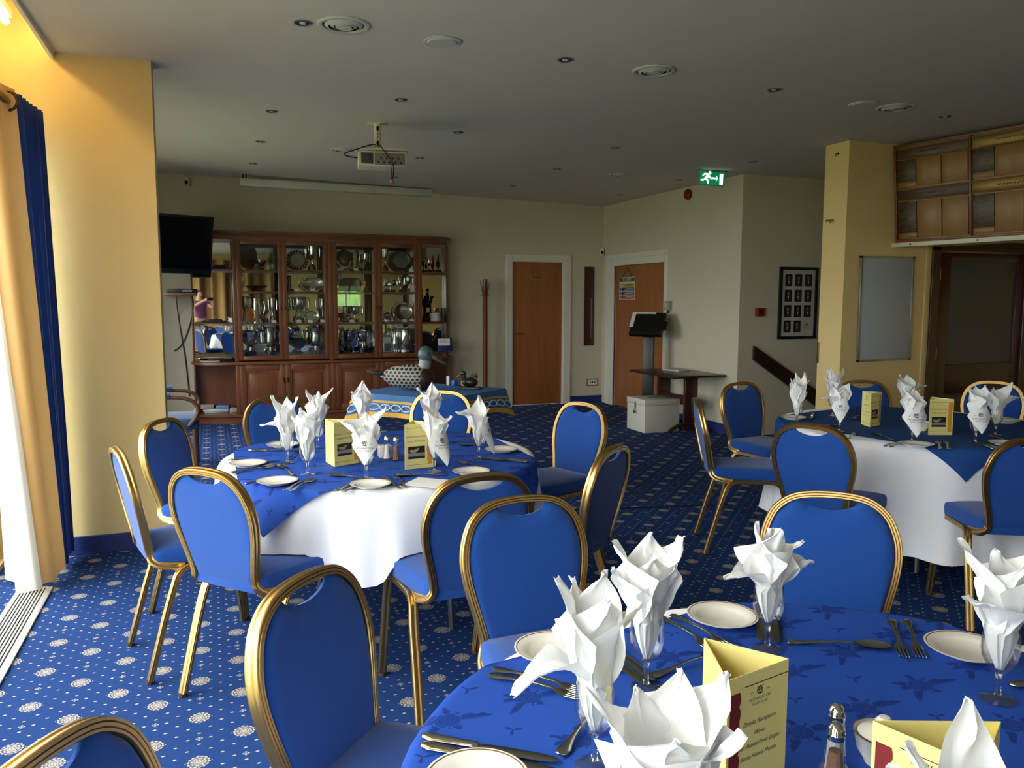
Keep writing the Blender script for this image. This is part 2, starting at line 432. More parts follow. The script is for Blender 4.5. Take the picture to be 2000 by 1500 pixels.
# ---------------------------------------------------------------- banquet chairs
M_BLUE = pm('royal_blue_fabric', (22, 70, 146), .85, var=.06, scale=5, bmp=.12, bscale=900, sheen=.2, spec=.2)
M_GOLD = pm('gold_anodised_frame', (194, 160, 102), .32, 1, var=.06, scale=4, bmp=.03, bscale=120)
M_CAP = pm('brown_rubber', (52, 28, 18), .7)
def catmull(P, n):
    P = [Vector(p) for p in P]; out = []; m = len(P)
    for i in range(m-1):
        p0, p1, p2, p3 = P[max(i-1, 0)], P[i], P[i+1], P[min(i+2, m-1)]
        for k in range(n):
            t = k/n
            out.append(.5*((2*p1)+(p2-p0)*t+(2*p0-5*p1+4*p2-p3)*t*t+(3*p1-p0-3*p2+p3)*t**3))
    out.append(P[-1]); return out
def back_y(z): return -.195-(z-.45)*.2
HOOP = [(.147, .475), (.1475, .50), (.161, .56), (.180, .6345), (.189, .70), (.183, .755), (.161, .81), (.125, .845), (.078, .863), (0, .869)]
def hoop_line():
    half = [(.172, -.085, .428), (.171, -.13, .43), (.163, -.172, .44), (.152, -.196, .458)]+[(w, back_y(z), z) for w, z in HOOP]
    L = [Vector(p) for p in half]; R = [Vector((-p.x, p.y, p.z)) for p in reversed(L[:-1])]
    return catmull(L+R, 4)
RIB = [(-.011,-.012),(-.009,-.015),(-.005,-.015),(-.0038,-.012),(-.0026,-.0156),(.0026,-.0156),(.0038,-.012),(.005,-.015),(.009,-.015),(.011,-.012),
       (.011,-.005),(.0095,-.003),(.0095,.003),(.011,.005),
       (.011,.012),(.009,.015),(.005,.015),(.0038,.012),(.0026,.0156),(-.0026,.0156),(-.0038,.012),(-.005,.015),(-.009,.015),(-.011,.012),
       (-.011,.005),(-.0095,.003),(-.0095,-.003),(-.011,-.005)]
def hw(z):
    for (w0, z0), (w1, z1) in zip(HOOP, HOOP[1:]):
        if z0 <= z <= z1: return w0+(w1-w0)*(z-z0)/(z1-z0)
    return HOOP[0][0] if z < HOOP[0][1] else 0
def pad_mesh():
    b = MB(); zl, zm, zt = .462, .70, .858
    def zhigh(x):
        lo, hi = zm, zt
        for _ in range(24):
            m = (lo+hi)/2
            if hw(m)-.008 > abs(x): lo = m
            else: hi = m
        z = lo
        if abs(x) < .085: z = min(z, .822+.028*(abs(x)/.085)**2.2)
        return z
    def zlow(x):
        if hw(zl)-.008 > abs(x): return zl
        lo, hi = zl, zm
        for _ in range(24):
            m = (lo+hi)/2
            if hw(m)-.008 > abs(x): hi = m
            else: lo = m
        return hi
    nx, nz = 33, 15; wm = hw(.70)-.0085
    cols = []
    for i in range(nx):
        u = -math.cos(PI*i/(nx-1)); x = u*wm*.9999; a, c = zlow(x), zhigh(x)
        cols.append((x, a, max(c, a)))
    def side(off, bulge):
        vs = []
        for x, a, c in cols:
            for j in range(nz):
                t = j/(nz-1); z = a+(c-a)*t
                e = min(1, 6*min(t, 1-t)*(c-a)/.2)*min(1, (wm-abs(x))/.03); o = off+bulge*math.sqrt(max(0, e))
                vs.append((x, back_y(z)+o, z+o*.2))
        return vs
    fs = [(i*nz+j, (i+1)*nz+j, (i+1)*nz+j+1, i*nz+j+1) for i in range(nx-1) for j in range(nz-1)]
    n = nx*nz
    F = side(.004, .013); B = side(-.004, -.006)
    rim = [i*nz for i in range(nx)]+[(nx-1)*nz+j for j in range(1, nz)]+[i*nz+nz-1 for i in range(nx-2, -1, -1)]+[j for j in range(nz-2, 0, -1)]
    allf = [tuple(reversed(f)) for f in fs]+[tuple(n+q for q in f) for f in fs]
    for k in range(len(rim)):
        p, q = rim[k], rim[(k+1) % len(rim)]; allf.append((p, q, n+q, n+p))
    return b.add(F+B, allf)
def seat_mesh():
    b = MB(); out = []
    def cor(cx, cy, r, a0, a1, n=7): return [(cx+r*math.cos(a0+(a1-a0)*i/(n-1)), cy+r*math.sin(a0+(a1-a0)*i/(n-1))) for i in range(n)]
    out = cor(.135, .165, .075, 0, PI/2)+cor(-.135, .165, .075, PI/2, PI)+cor(-.13, -.165, .04, PI, 1.5*PI, 5)+cor(.13, -.165, .04, 1.5*PI, 2*PI, 5)
    n = len(out); L = [(.985, .438), (1.0, .447), (1.0, .478), (.985, .492), (.94, .499), (.7, .505), (.35, .508)]
    vs = []
    for s, z in L: vs += [(x*s, y*s, z) for x, y in out]
    fs = [tuple(reversed(range(n)))]
    for k in range(len(L)-1): fs += [(k*n+i, k*n+(i+1) % n, (k+1)*n+(i+1) % n, (k+1)*n+i) for i in range(n)]
    fs.append(tuple((len(L)-1)*n+i for i in range(n)))
    return b.add(vs, fs)
def make_chair():
    r = empty('banquet_chair', (0,0,0))
    hp = hoop_line()
    MB().tube(hp, 1, sec=RIB, up=lambda i: (0, 1, .2)).build('back_frame', M_GOLD, r, smooth=50)
    pad_mesh().build('backrest', M_BLUE, r, smooth=60)
    seat_mesh().build('seat', M_BLUE, r, smooth=60)
    for s in (-1, 1):
        rail = catmull([(.199*s, -.165, .25), (.196*s, -.135, .345), (.19*s, -.112, .402), (.186*s, -.075, .426), (.185*s, -.02, .428), (.188*s, .10, .428), (.190*s, .155, .42), (.193*s, .185, .39), (.196*s, .20, .33), (.199*s, .21, .25)], 4)
        MB().tube(rail, 1, sec=RIB, up=(1, 0, 0)).build('side_rail', M_GOLD, r, smooth=50)
        for a, c in (((.199*s, -.165, .25), (.206*s, -.232, .012)), ((.199*s, .21, .25), (.209*s, .236, .012))):
            lg = MB().tube([a, c], 1, sec=RIB, up=(1, 0, 0)).build('leg', M_GOLD, r, smooth=50)
            MB().tube([c, (c[0], c[1]-.002, 0)], .016, 8).build('foot_cap', M_CAP, lg)
            if a[1] > 0:
                for z in (.30, .20): MB().ell((.188*s, .2, z), .008, .008, .008, 8, 6).build('stacking_bumper', M_CAP, lg)
    MB().tube([(-.18, -.09, .428), (.18, -.09, .428)], .009, 6).tube([(-.185, .13, .428), (.185, .13, .428)], .009, 6).build('cross_bar', M_GOLD, r)
    return r
CH = [
 ('A', -.087, 3.466, -76, 'chair seen edge-on nearest the curtain, left of the middle table'),
 ('A', .167, 3.066, -48, 'chair with sunlit pale back, left front of the middle table'),
 ('A', -.001, 4.031, -119, 'shaded chair against the cream nib wall, left end of the middle table'),
 ('A', .421, 4.676, -162, 'chair beyond the middle table, facing the camera in front of the cabinet doors'),
 ('A', 1.225, 4.642, 153, 'chair beyond the middle table, its back in front of the duck table'),
 ('A', 1.683, 3.965, 110, 'chair on the far right of the middle table, bright blue back'),
 ('A', 1.287, 2.996, 40, 'dark-sided chair on the near right of the middle table'),
 ('A', .801, 2.759, 4, 'chair pulled up to the front of the middle table, seen from behind'),
 ('C', .366, 1.494, -132, 'large dark blue chair at the bottom centre, left of the nearest table'),
 ('C', .85, 1.883, -177, 'chair on the far left side of the nearest table, facing the camera'),
 ('C', 1.559, 1.673, 142, 'chair on the far right side of the nearest table'),
 ('C', .005, .975, -122, 'chair whose top hoop alone shows in the bottom left corner'),
 ('B', 2.899, 3.89, -116, 'chair seen edge-on at the left of the right-hand table'),
 ('B', 3.509, 4.44, -172, 'chair by the pale wall below the handrail, at the right-hand table'),
 ('B', 2.845, 3.108, -63, 'chair seen from behind in front of the right-hand table'),
 ('B', 3.363, 2.591, -28, 'chair at the right edge of the picture, in front of the right-hand table'),
 ('B', 4.261, 4.29, 152, 'chair mostly hidden by napkins, below the whiteboard'),
 ('B', 5.0, 4.0, 125, 'chair beyond the right-hand table, in front of the dark door'),
]
CHAIR_AT = {'A': [], 'B': [], 'C': []}
TABLES = {'A': (.70, 3.57, .69), 'B': (3.75, 3.42, .76), 'C': (.90, .84, .70)}
def place_chairs():
    proto = make_chair()
    for i, (t, x, y, a, lab) in enumerate(CH):
        o = proto if i == 0 else copy_tree(proto)
        o.location = (x, y, 0); o.rotation_euler = (0, 0, math.radians(a))
        tag(o, 'gold-framed blue '+lab, 'chair', 'gold and blue banquet chairs')
        CHAIR_AT[t].append((x, y))
    return proto
PROTO_CHAIR = place_chairs()

# ---------------------------------------------------------------- tables and cloths
def uvmesh(o, uvs):
    me = o.data; l = me.uv_layers.new(name='UVMap')
    for lp in me.loops: l.data[lp.index].uv = uvs[lp.vertex_index]
M_LINEN = pm('white_linen', (236, 237, 242), .8, var=.02, scale=6, bmp=.08, bscale=700, sheen=.2, spec=.2)
def damask():
    m, nt, b = newmat('blue_damask')
    sep = nt.nodes.new('ShaderNodeSeparateXYZ'); nt.links.new(coords(nt, 'UV'), sep.inputs[0])
    g = .16
    nz = nt.nodes.new('ShaderNodeTexNoise'); nz.inputs['Scale'].default_value = 95; nt.links.new(coords(nt, 'UV'), nz.inputs['Vector'])
    n = X(nt, nz.outputs[0]) - .5
    x, y = X(nt, sep.outputs[0])/g, X(nt, sep.outputs[1])/g
    a = x.cell()*g; c = y.cell()*g
    r = (a*a + c*c*1.5).op('SQRT'); th = c.op('ARCTAN2', a)
    rose = (r + n*.012 + (th*6).op('SINE')*.0018).step(.0245, .001)
    spiral = ((r*1150 + (th*5).op('SINE')*1.4 + n*10).op('SINE')).gt(.55)*.6
    rose = rose*(spiral*-1+1)
    lob = ((th*5 + .6).op('COSINE')).mx(0)*.030 + ((th*8 + 2.0).op('COSINE')).mx(0)*.020 + ((th*2 + .3).op('COSINE')).mx(0)*.018 + ((th*19).op('SINE'))*.004 + .012
    leaf = (r - lob + n*.030).lt(0)*(r.step(.0265, .001)*-1+1)
    vein = ((th*15).op('SINE')).gt(.8)*.35
    leaf = leaf*(vein*-1+1)
    a2 = (x+.5).cell()*g; c2 = (y+.5).cell()*g
    r2 = (a2*a2 + c2*c2*1.8).op('SQRT'); th2 = c2.op('ARCTAN2', a2)
    spr = (r2 - ((th2*3+.4).op('COSINE')).mx(0)*.017 - .002 + n*.012).lt(0)
    mask = (rose + leaf + spr).mn(1)*.8
    nt.links.new(mixc(nt, mask, lin((38, 78, 170)), lin((20, 42, 112))), b.inputs['Base Color'])
    b.inputs['Roughness'].default_value = .75; b.inputs['Specular IOR Level'].default_value = .15
    bump(nt, b, noi(nt, coords(nt, 'UV'), 1200, 1), .05, .0006)
    return m
M_DAMASK = damask()
M_PLAINBLUE = pm('plain_blue_linen', (28, 70, 134), .8, var=.05, scale=6, bmp=.08, bscale=700, spec=.2)
def make_table(t, name_phrase, hem, rot, half, mat_over, cloth_group):
    cx, cy, R = TABLES[t]
    tb = empty('round_table', (cx, cy, 0), 0, 'round banquet table under the cloths, '+name_phrase, 'table')
    MB().lathe([(0, .715), (R-.01, .715), (R-.005, .725), (R-.01, .745), (0, .745)], 48).build('tabletop', wood('table_ply', (120, 84, 50), (150, 110, 70), 'X'), tb)
    for i in range(4):
        a = PI/4+i*PI/2
        MB().tube([(.33*math.cos(a), .33*math.sin(a), .715), (.36*math.cos(a), .36*math.sin(a), 0)], .014, 8).build('leg', M_STEEL, tb)
    ang = [math.atan2(y-cy, x-cx) for x, y in CHAIR_AT[t]]
    dist = [math.hypot(y-cy, x-cx) for x, y in CHAIR_AT[t]]
    rnd = random.Random(ord(t)); ph = [rnd.uniform(0, 6.3) for _ in range(6)]
    def fold(th):
        s_ = math.sin(11*th+ph[0]+.6*math.sin(3*th+ph[1])); return math.copysign(abs(s_)**.7, s_)*.7+math.sin(23*th+ph[1])*.22+math.sin(7*th+ph[2])*.3
    NU = 168; HZ = []
    def crad(th, q, w): return R+.006+.012*min(1, q*4)+(.014+.062*q)*q**.6*(fold(th)*(1-.4*w)+.35)
    prof = [(.0, 0), (.4, 0), (.8, 0), (.96, 0), (1.0, .004)]
    b = MB(); vs = []; rows = len(prof)+14
    for i in range(NU):
        th = 2*PI*i/NU; w = 0
        for a, d in zip(ang, dist):
            if d < R+.15:
                e = abs(math.atan2(math.sin(th-a), math.cos(th-a))); w = max(w, max(0, 1-max(0, e-.22)/.12))
        w = w*w*(3-2*w)
        hz = hem+(.512-hem)*w; HZ.append((hz, w))
        for k, (s, dz) in enumerate(prof): vs.append((R*s*math.cos(th), R*s*math.sin(th), .7505-dz))
        for k in range(14):
            q = (k+1)/14; z = .7465-(.7465-hz)*q
            rr = crad(th, q, w)
            vs.append((rr*math.cos(th), rr*math.sin(th), z))
    fs = [(i*rows+j, ((i+1) % NU)*rows+j, ((i+1) % NU)*rows+j+1, i*rows+j+1) for i in range(NU) for j in range(rows-1)]
    o = b.add(vs, fs).build('tablecloth', M_LINEN, None, (cx, cy, 0), smooth=70)
    tag(o, 'white tablecloth hanging in soft folds, '+name_phrase, 'tablecloth', 'white tablecloths')
    n = 101; vs = []; uv = []; ca, sa = math.cos(rot), math.sin(rot)
    for i in range(n):
        for j in range(n):
            a, c = (i/(n-1)*2-1)*half, (j/(n-1)*2-1)*half
            x, y = a*ca-c*sa, a*sa+c*ca; r = math.hypot(x, y); th = math.atan2(y, x); e = 0
            wav = .0012*math.sin(9*a+3*c+ph[3])*math.sin(7*c-2*a)
            r0 = R+.001; e = r-r0; k = .02
            if e <= 0: p = (x, y, .7535+wav)
            else:
                ph_ = min(e/k, PI/2); out = r0+k*math.sin(ph_); z = .7535-k*(1-math.cos(ph_)); ex = max(0, e-k*PI/2)
                z -= ex*.97; hz, w = HZ[int(round(th/(2*PI)*NU)) % NU]
                if ex > 0: out = max(out+.004, max(crad(th+da, min(1, max(0, .7465-z)/(.7465-hz)), 0) for da in (-.035, 0, .035))+.007)
                p = (out*math.cos(th), out*math.sin(th), z)
            vs.append(p); uv.append((a, c))
    fs = [(i*n+j, (i+1)*n+j, (i+1)*n+j+1, i*n+j+1) for i in range(n-1) for j in range(n-1)]
    o = MB().add(vs, fs).build('table_overlay', mat_over, None, (cx, cy, 0), smooth=70)
    uvmesh(o, uv)
    tag(o, ('blue damask rose' if mat_over is M_DAMASK else 'plain blue')+' square overlay cloth laid over the white cloth, '+name_phrase, 'tablecloth', 'blue overlay cloths')
make_table('A', 'middle table', .41, math.radians(0), .625, M_DAMASK, '')
make_table('B', 'right-hand table', .2, math.radians(12), .66, M_PLAINBLUE, '')
make_table('C', 'nearest table', .30, math.radians(9.8), .63, M_DAMASK, '')
# ---------------------------------------------------------------- tableware
M_GLASS = thin_glass('wine_glass', (.985, .99, .985, 1), 1.0)
M_CHINA = pm('white_china', (232, 229, 220), .18, var=.02, coat=.5)
M_RIM = pm('gold_rim_line', (120, 84, 52), .3, var=.1)
M_SILVER = pm('polished_cutlery', (178, 178, 174), .16, 1, var=.08, scale=30, bmp=.02, bscale=150)
def paper_napkin():
    m, nt, b = newmat('paper_napkin')
    co = coords(nt)
    w = nt.nodes.new('ShaderNodeTexVoronoi'); w.inputs['Scale'].default_value = 420; nt.links.new(co, w.inputs['Vector'])
    nt.links.new(mixc(nt, noi(nt, co, 9, 4), lin((232, 232, 230)), lin((244, 244, 243))), b.inputs['Base Color'])
    b.inputs['Roughness'].default_value = .9; b.inputs['Specular IOR Level'].default_value = .15
    b.inputs['Transmission Weight'].default_value = 0
    bump(nt, b, X(nt, w.outputs[0])*.5 + X(nt, noi(nt, co, 40, 3)), .22, .0012)
    return m
M_NAP = translucent(paper_napkin(), (240, 240, 238), .22)
M_INK = pm('black_ink', (22, 20, 20), .6, var=.05)
ZT = .7545
GL = .135
def glass_parts():
    foot = MB().lathe([(0, 0), (.0285, 0), (.029, .0012), (.0275, .0025), (.012, .005), (.0062, .0085), (0, .0085)], 32)
    stem = MB().lathe([(0, .0086), (.0060, .0087), (.0046, .016), (.0044, .030), (.0048, .042), (.0066, .0495), (0, .0495)], 16)
    o = [(0, .0496), (.0068, .0497), (.013, .0545), (.021, .063), (.028, .077), (.0305, .092), (.0300, .108), (.0275, GL)]
    i = [(.0264, GL), (.0288, .108), (.0292, .092), (.0268, .0785), (.020, .0657), (.0115, .0575), (0, .0545)]
    return foot, stem, MB().lathe(o+i, 32, cap=False)
def solid_glass():
    m, nt, b = newmat('solid_glass'); b.inputs['Transmission Weight'].default_value = 1; b.inputs['Roughness'].default_value = .0; b.inputs['IOR'].default_value = 1.48
    nt.links.new(mixc(nt, noi(nt, coords(nt), 5), (.95, .97, .97, 1), (1, 1, 1, 1)), b.inputs['Base Color']); return m
M_SOLID = solid_glass(); M_FOOTGL = thin_glass('glass_foot', (.97, .98, .98, 1), 1.0, .02, 2.0, .06)
def plate_root(name, loc, label, group):
    r = empty(name, loc, 0, label, 'plate', group)
    MB().lathe([(0, .002), (.042, .002), (.044, 0), (.047, 0), (.048, .003), (.0755, .0125), (.0765, .0142), (.0745, .0146), (.05, .0072), (.047, .0055), (0, .0055)], 40).build('plate_body', M_CHINA, r, smooth=50)
    MB().lathe([(.0712, .01405), (.0726, .0147), (.0722, .0144), (.0710, .0138)], 40, cap=False).build('rim_line', M_RIM, r, smooth=50)
    return r
# cutlery: built lying along +X (handle end at x=0), 0.2 m long
def spoon_like(kind):
    b = MB(); L = .205
    def flat(pts):  # pts: (x, halfwidth, z, thickness)
        n = 8; vs = []
        for x, w, z, t in pts:
            for k in range(n):
                a = 2*PI*k/n; vs.append((x, w*math.cos(a), z+t*math.sin(a)))
        fs = [(i*n+k, i*n+(k+1) % n, (i+1)*n+(k+1) % n, (i+1)*n+k) for i in range(len(pts)-1) for k in range(n)]
        fs += [tuple(reversed(range(n))), tuple((len(pts)-1)*n+k for k in range(n))]
        b.add(vs, fs)
    if kind == 'knife':
        flat([(0, .004, .006, .003), (.006, .0095, .006, .0045), (.02, .0105, .006, .005), (.05, .0085, .006, .0045), (.085, .0075, .006, .0042), (.092, .0085, .006, .0048), (.096, .006, .006, .003)])
        flat([(.095, .0055, .005, .0014), (.11, .0095, .005, .0012), (.15, .0105, .005, .0011), (.195, .0105, .005, .0010), (.215, .008, .005, .0009), (.224, .002, .005, .0006)])
    else:
        hd = [(0, .004, .003, .0014), (.004, .010, .003, .002), (.018, .011, .0035, .0022), (.03, .008, .004, .002), (.055, .0052, .0065, .002), (.10, .0038, .0095, .002), (.128, .0035, .0085, .002)]
        if kind == 'spoon':
            flat(hd)
            def f(u, v):
                a = u*2*PI; r = v; x = .165+.036*r*math.cos(a); y = .0205*r*math.sin(a)*(1+.12*math.cos(a)); return (x, y, .0012+.0075*r*r)
            b.grid(f, 28, 7, True); b.grid(lambda u, v: tuple(q+(0, 0, -.0012)[k] for k, q in enumerate(f(1-u, v))), 28, 7, True)
        else:
            flat(hd+[(.136, .006, .006, .0014), (.145, .0115, .004, .0012), (.158, .0125, .003, .0011)])
            for k in range(4):
                y = -.0098+k*.0065
                b.tube([(.156, y, .003), (.175, y, .0032), (.195, y*.95, .0055), (.205, y*.92, .0075)], [.0016, .0016, .0013, .0007], 6)
    return b
CUT = {k: spoon_like(k) for k in ('knife', 'fork', 'spoon')}
CUT_ME = {}
def cutlery(kind, p0, p1, label, group, dz=0):
    """handle end at p0, business end towards p1"""
    if kind not in CUT_ME:
        o = CUT[kind].build(kind, M_SILVER, smooth=60); CUT_ME[kind] = o.data
    else:
        o = bpy.data.objects.new(kind, CUT_ME[kind]); COL.objects.link(o)
    a = math.atan2(p1[1]-p0[1], p1[0]-p0[0]); o.location = (p0[0], p0[1], ZT+dz); o.rotation_euler = (0, 0, a)
    return tag(o, label, kind, group)
GLASS_ME = []
def wine_glass(x, y, label):
    r = empty('wine_glass', (x, y, ZT), 0, label, 'wine glass', 'stemmed wine glasses on the tables')
    if not GLASS_ME:
        for mb, nm, mt in zip(glass_parts(), ('foot', 'stem', 'bowl'), (M_FOOTGL, M_SOLID, M_GLASS)): GLASS_ME.append((nm, mb.build(nm, mt, r, smooth=60).data))
    else:
        for nm, me in GLASS_ME: o = bpy.data.objects.new(nm, me); COL.objects.link(o); o.parent = r
    return r
def logo(mb, fn, s=1.0, brand=True):
    """club crest with lettering on a (u,v) surface, s = overall width"""
    k = s
    textmesh(mb, 'W', .26*k, lambda u, v: fn(u*1.05, v+.20*k)); textmesh(mb, 'C', .36*k, lambda u, v: fn(u-.045*k, v+.15*k)); textmesh(mb, 'G', .25*k, lambda u, v: fn(u+.04*k, v+.12*k))
    textmesh(mb, 'EST.', .075*k, lambda u, v: fn(u-.34*k, v+.13*k)); textmesh(mb, '1892', .075*k, lambda u, v: fn(u+.34*k, v+.13*k))
    textmesh(mb, 'WITHINGTON', .135*k, lambda u, v: fn(u, v-.08*k), spacing=1.1); textmesh(mb, 'GOLF CLUB', .115*k, lambda u, v: fn(u, v-.22*k), spacing=1.12)
CAMAZ = math.radians(-20.454)
def napkin(x, y, leaves, label, seed=0, flap=None, zoff=0):
    """paper napkin pushed into a glass: folded leaves (azimuth deg from picture right, start/tip elevation deg, length, half width, cup, twist)"""
    rnd = random.Random(seed); zb, zr = .056, GL-.004; b = MB(); nu, nv = 15, 25
    for li, lf in enumerate(leaves):
        az, e0, e1, L, wm = lf[:5]; cup = lf[5] if len(lf) > 5 else .35; tw = lf[6] if len(lf) > 6 else rnd.uniform(-.35, .35)
        az = math.radians(az)+CAMAZ; vm = rnd.uniform(.42, .6); sk = rnd.uniform(-.25, .25); n1 = rnd.uniform(0, 50); g = L+.075
        # centre line: inside the bowl, then flaring out
        line = []; r, z = .003, zb; st = g/(nv-1)
        for j in range(nv):
            d = j*st
            if d < .075: e = math.radians(72) if d < .03 else math.radians(80)
            else:
                t = (d-.075)/L; e = math.radians(e0+(e1-e0)*t**1.2)
            line.append((r, z, e)); r += st*math.cos(e); z += st*math.sin(e)
            if d < .075: r = min(r, .02); z = min(z, zr)
        def f(u, v):
            j = min(nv-1, round(v*(nv-1))); r, z, e = line[j]; d = j*st; q = (u*2-1)
            if d < .075: w = .006+.016*(d/.075)
            else:
                t = (d-.075)/L
                w = .022+(wm-.022)*(t/vm)**.8 if t < vm else wm*(1-t)/(1-vm)
            t = max(0, (d-.075)/L); q2 = q+sk*t*(1-t)
            lat = q2*w; c = -cup*lat*lat/max(.02, wm)*2*(1 if t > 0 else .3) - .012*abs(q)**1.5*min(1, t*3)*0
            crease = -.006*math.exp(-(q*3)**2)*min(1, t*4)
            ta = tw*t; nx, nz = -math.sin(e), math.cos(e)      # leaf normal (inward/up) in radial plane
            off = c*math.cos(ta)+crease+lat*math.sin(ta)*.6; la = lat*math.cos(ta)
            pn = noise.noise_vector(Vector((q*1.6+n1, t*3.2, seed*1.7+li)))*.011*min(1, t*4)
            fine = noise.noise(Vector((q*5+n1, t*9, seed)))*.0035*min(1, t*4)
            rr = r+nx*(off+fine)*-1; zz = z+nz*(off+fine)*-1
            return (rr*math.cos(az)-la*math.sin(az)+pn.x, rr*math.sin(az)+la*math.cos(az)+pn.y, zz+pn.z*.6)
        b.grid(f, nu, nv)
    if flap is None:
        o = b.build('napkin', M_NAP, None, (x, y, ZT), smooth=60)
        return tag(o, label, 'napkin', 'white paper napkins in glasses')
    r_ = empty('napkin', (x, y, ZT), 0, label, 'napkin', 'white paper napkins in glasses')
    b.build('folded_paper', M_NAP, r_, smooth=60)
    # printed corner hanging over the rim: diamond, pointing down
    az, L, out, lw = flap; az = math.radians(az)+CAMAZ; ca, sa = math.cos(az), math.sin(az)
    def fl(u, v, off=0):   # u sideways, v up along flap from tip (0) to top (L)
        t = v/L; rr = .036+out*(1-t)+off+.006*math.sin(u*60)*(1-t); z = zr+.05-L*(1-t)
        rr -= .9*u*u/.1
        return (rr*ca-u*sa, rr*sa+u*ca, z)
    def g_(a, b):
        v = b*L; w = lw*min(1, (b/.62))*(1 if b < .62 else 1-.45*(b-.62)/.38)
        return fl((a*2-1)*w, v)
    fo = MB().grid(g_, 15, 15).build('printed_flap', M_NAP, r_, smooth=60)
    ink = MB(); logo(ink, lambda u, v: fl(u, v+L*.60, .0012), lw*1.35); ink.build('printed_crest', M_INK, fo, smooth=0)
    return r_
def setting_glass(x, y, where, leaves, **k):
    wine_glass(x, y, 'stemmed wine glass with napkin, '+where)
    return napkin(x, y, leaves, 'white paper napkin in its glass, '+where, **k)
# nearest table --------------------------------------------------
C_GL = [
 (.517, 1.029, 'nearest glass on the left', dict(leaves=[(185, 84, 66, .172, .056, .3, .3), (60, 88, 84, .165, .060, .5, -.2), (205, 58, -66, .145, .040, .3, .1), (350, 80, 60, .14, .055, .5, .2), (285, 84, 74, .15, .05, .6, .1), (130, 84, 70, .15, .055)], seed=3)),
 (.712, 1.215, 'left of the standing menu', dict(leaves=[(80, 88, 82, .15, .06, .4, .1), (8, 82, 60, .155, .05, .4, -.3), (180, 80, 66, .15, .055, .4), (205, 76, 42, .12, .04), (275, 84, 76, .13, .06, .6, 0), (320, 80, 60, .12, .05)], seed=5)),
 (1.023, 1.275, 'behind the standing menu', dict(leaves=[(165, 86, 82, .128, .055, .5, .2), (80, 88, 86, .115, .055, .5), (0, 66, -5, .09, .055, .2), (195, 55, -35, .09, .05, .2), (275, 86, 80, .13, .055, .6, -.2), (330, 80, 50, .11, .05)], seed=8)),
 (1.270, .965, 'at the right edge', dict(leaves=[(175, 82, 50, .175, .045, .3, .2), (5, 78, 60, .165, .055, .4), (90, 88, 82, .13, .055, .5), (200, 66, 8, .10, .055, .2), (280, 84, 74, .13, .055, .6), (325, 78, 56, .15, .05)], seed=11)),
 (.44, .715, 'at the bottom centre', dict(leaves=[(178, 80, 52, .17, .07, .3, .2), (15, 80, 58, .18, .07, .3, -.2), (55, 84, 74, .16, .065, .4), (270, 78, 52, .15, .075, .4, 0), (325, 76, 42, .15, .06), (120, 84, 72, .14, .06)], seed=14)),
 (.66, .515, 'at the bottom right corner', dict(leaves=[(85, 88, 84, .185, .05, .5, .1), (195, 74, 45, .17, .065, .3), (160, 80, 64, .15, .055), (345, 74, 36, .18, .06, .3), (275, 78, 55, .14, .065, .4, 0)], seed=17)),
]
for x, y, w, k in C_GL: setting_glass(x, y, w+', nearest table', **k)
for (x, y), w in zip([(.611, 1.404), (1.025, 1.43), (1.385, 1.125), (.335, 1.04)], ['beside the left-hand forks', 'far side, behind the menu', 'beside the right-hand glass', 'below the pair of knives']):
    plate_root('side_plate', (x, y, ZT), 'white side plate with thin rim line on the nearest table, '+w, 'white side plates')
for k, p0, p1, w in [
  ('knife', (.292, 1.19), (.468, 1.052), 'lower left, nearer the forks'), ('knife', (.284, 1.165), (.45, 1.03), 'lower left, nearer the bottom edge'),
  ('fork', (.478, 1.378), (.60, 1.24), 'left side, next to the plate'), ('fork', (.462, 1.358), (.585, 1.22), 'left side, nearer the edge'),
  ('knife', (.70, 1.44), (.712, 1.25), 'under the second napkin, left'), ('knife', (.73, 1.45), (.735, 1.25), 'under the second napkin, right'),
  ('fork', (.905, 1.49), (.915, 1.31), 'between the napkins, left one'), ('fork', (.935, 1.49), (.955, 1.31), 'between the napkins, right one'),
  ('spoon', (.742, 1.247), (.93, 1.285), 'half behind the standing menu'),
  ('knife', (1.165, 1.48), (1.02, 1.29), 'behind the menu, left of the glass stem'), ('knife', (1.185, 1.465), (1.045, 1.275), 'behind the menu, right of the glass stem'),
  ('spoon', (1.08, 1.285), (1.235, 1.20), 'lying alone right of the menu'),
  ('fork', (1.37, 1.30), (1.265, 1.17), 'right side, left one of the pair'), ('fork', (1.40, 1.288), (1.295, 1.158), 'right side, right one of the pair'),
  ('fork', (.478, 1.068), (.62, 1.20), 'pointing under the nearest glass'), ('knife', (1.33, .99), (1.52, .93), 'at the right picture edge')]:
    cutlery(k, p0, p1, 'silver %s on the nearest table, %s' % (k, w), 'cutlery on the nearest table')

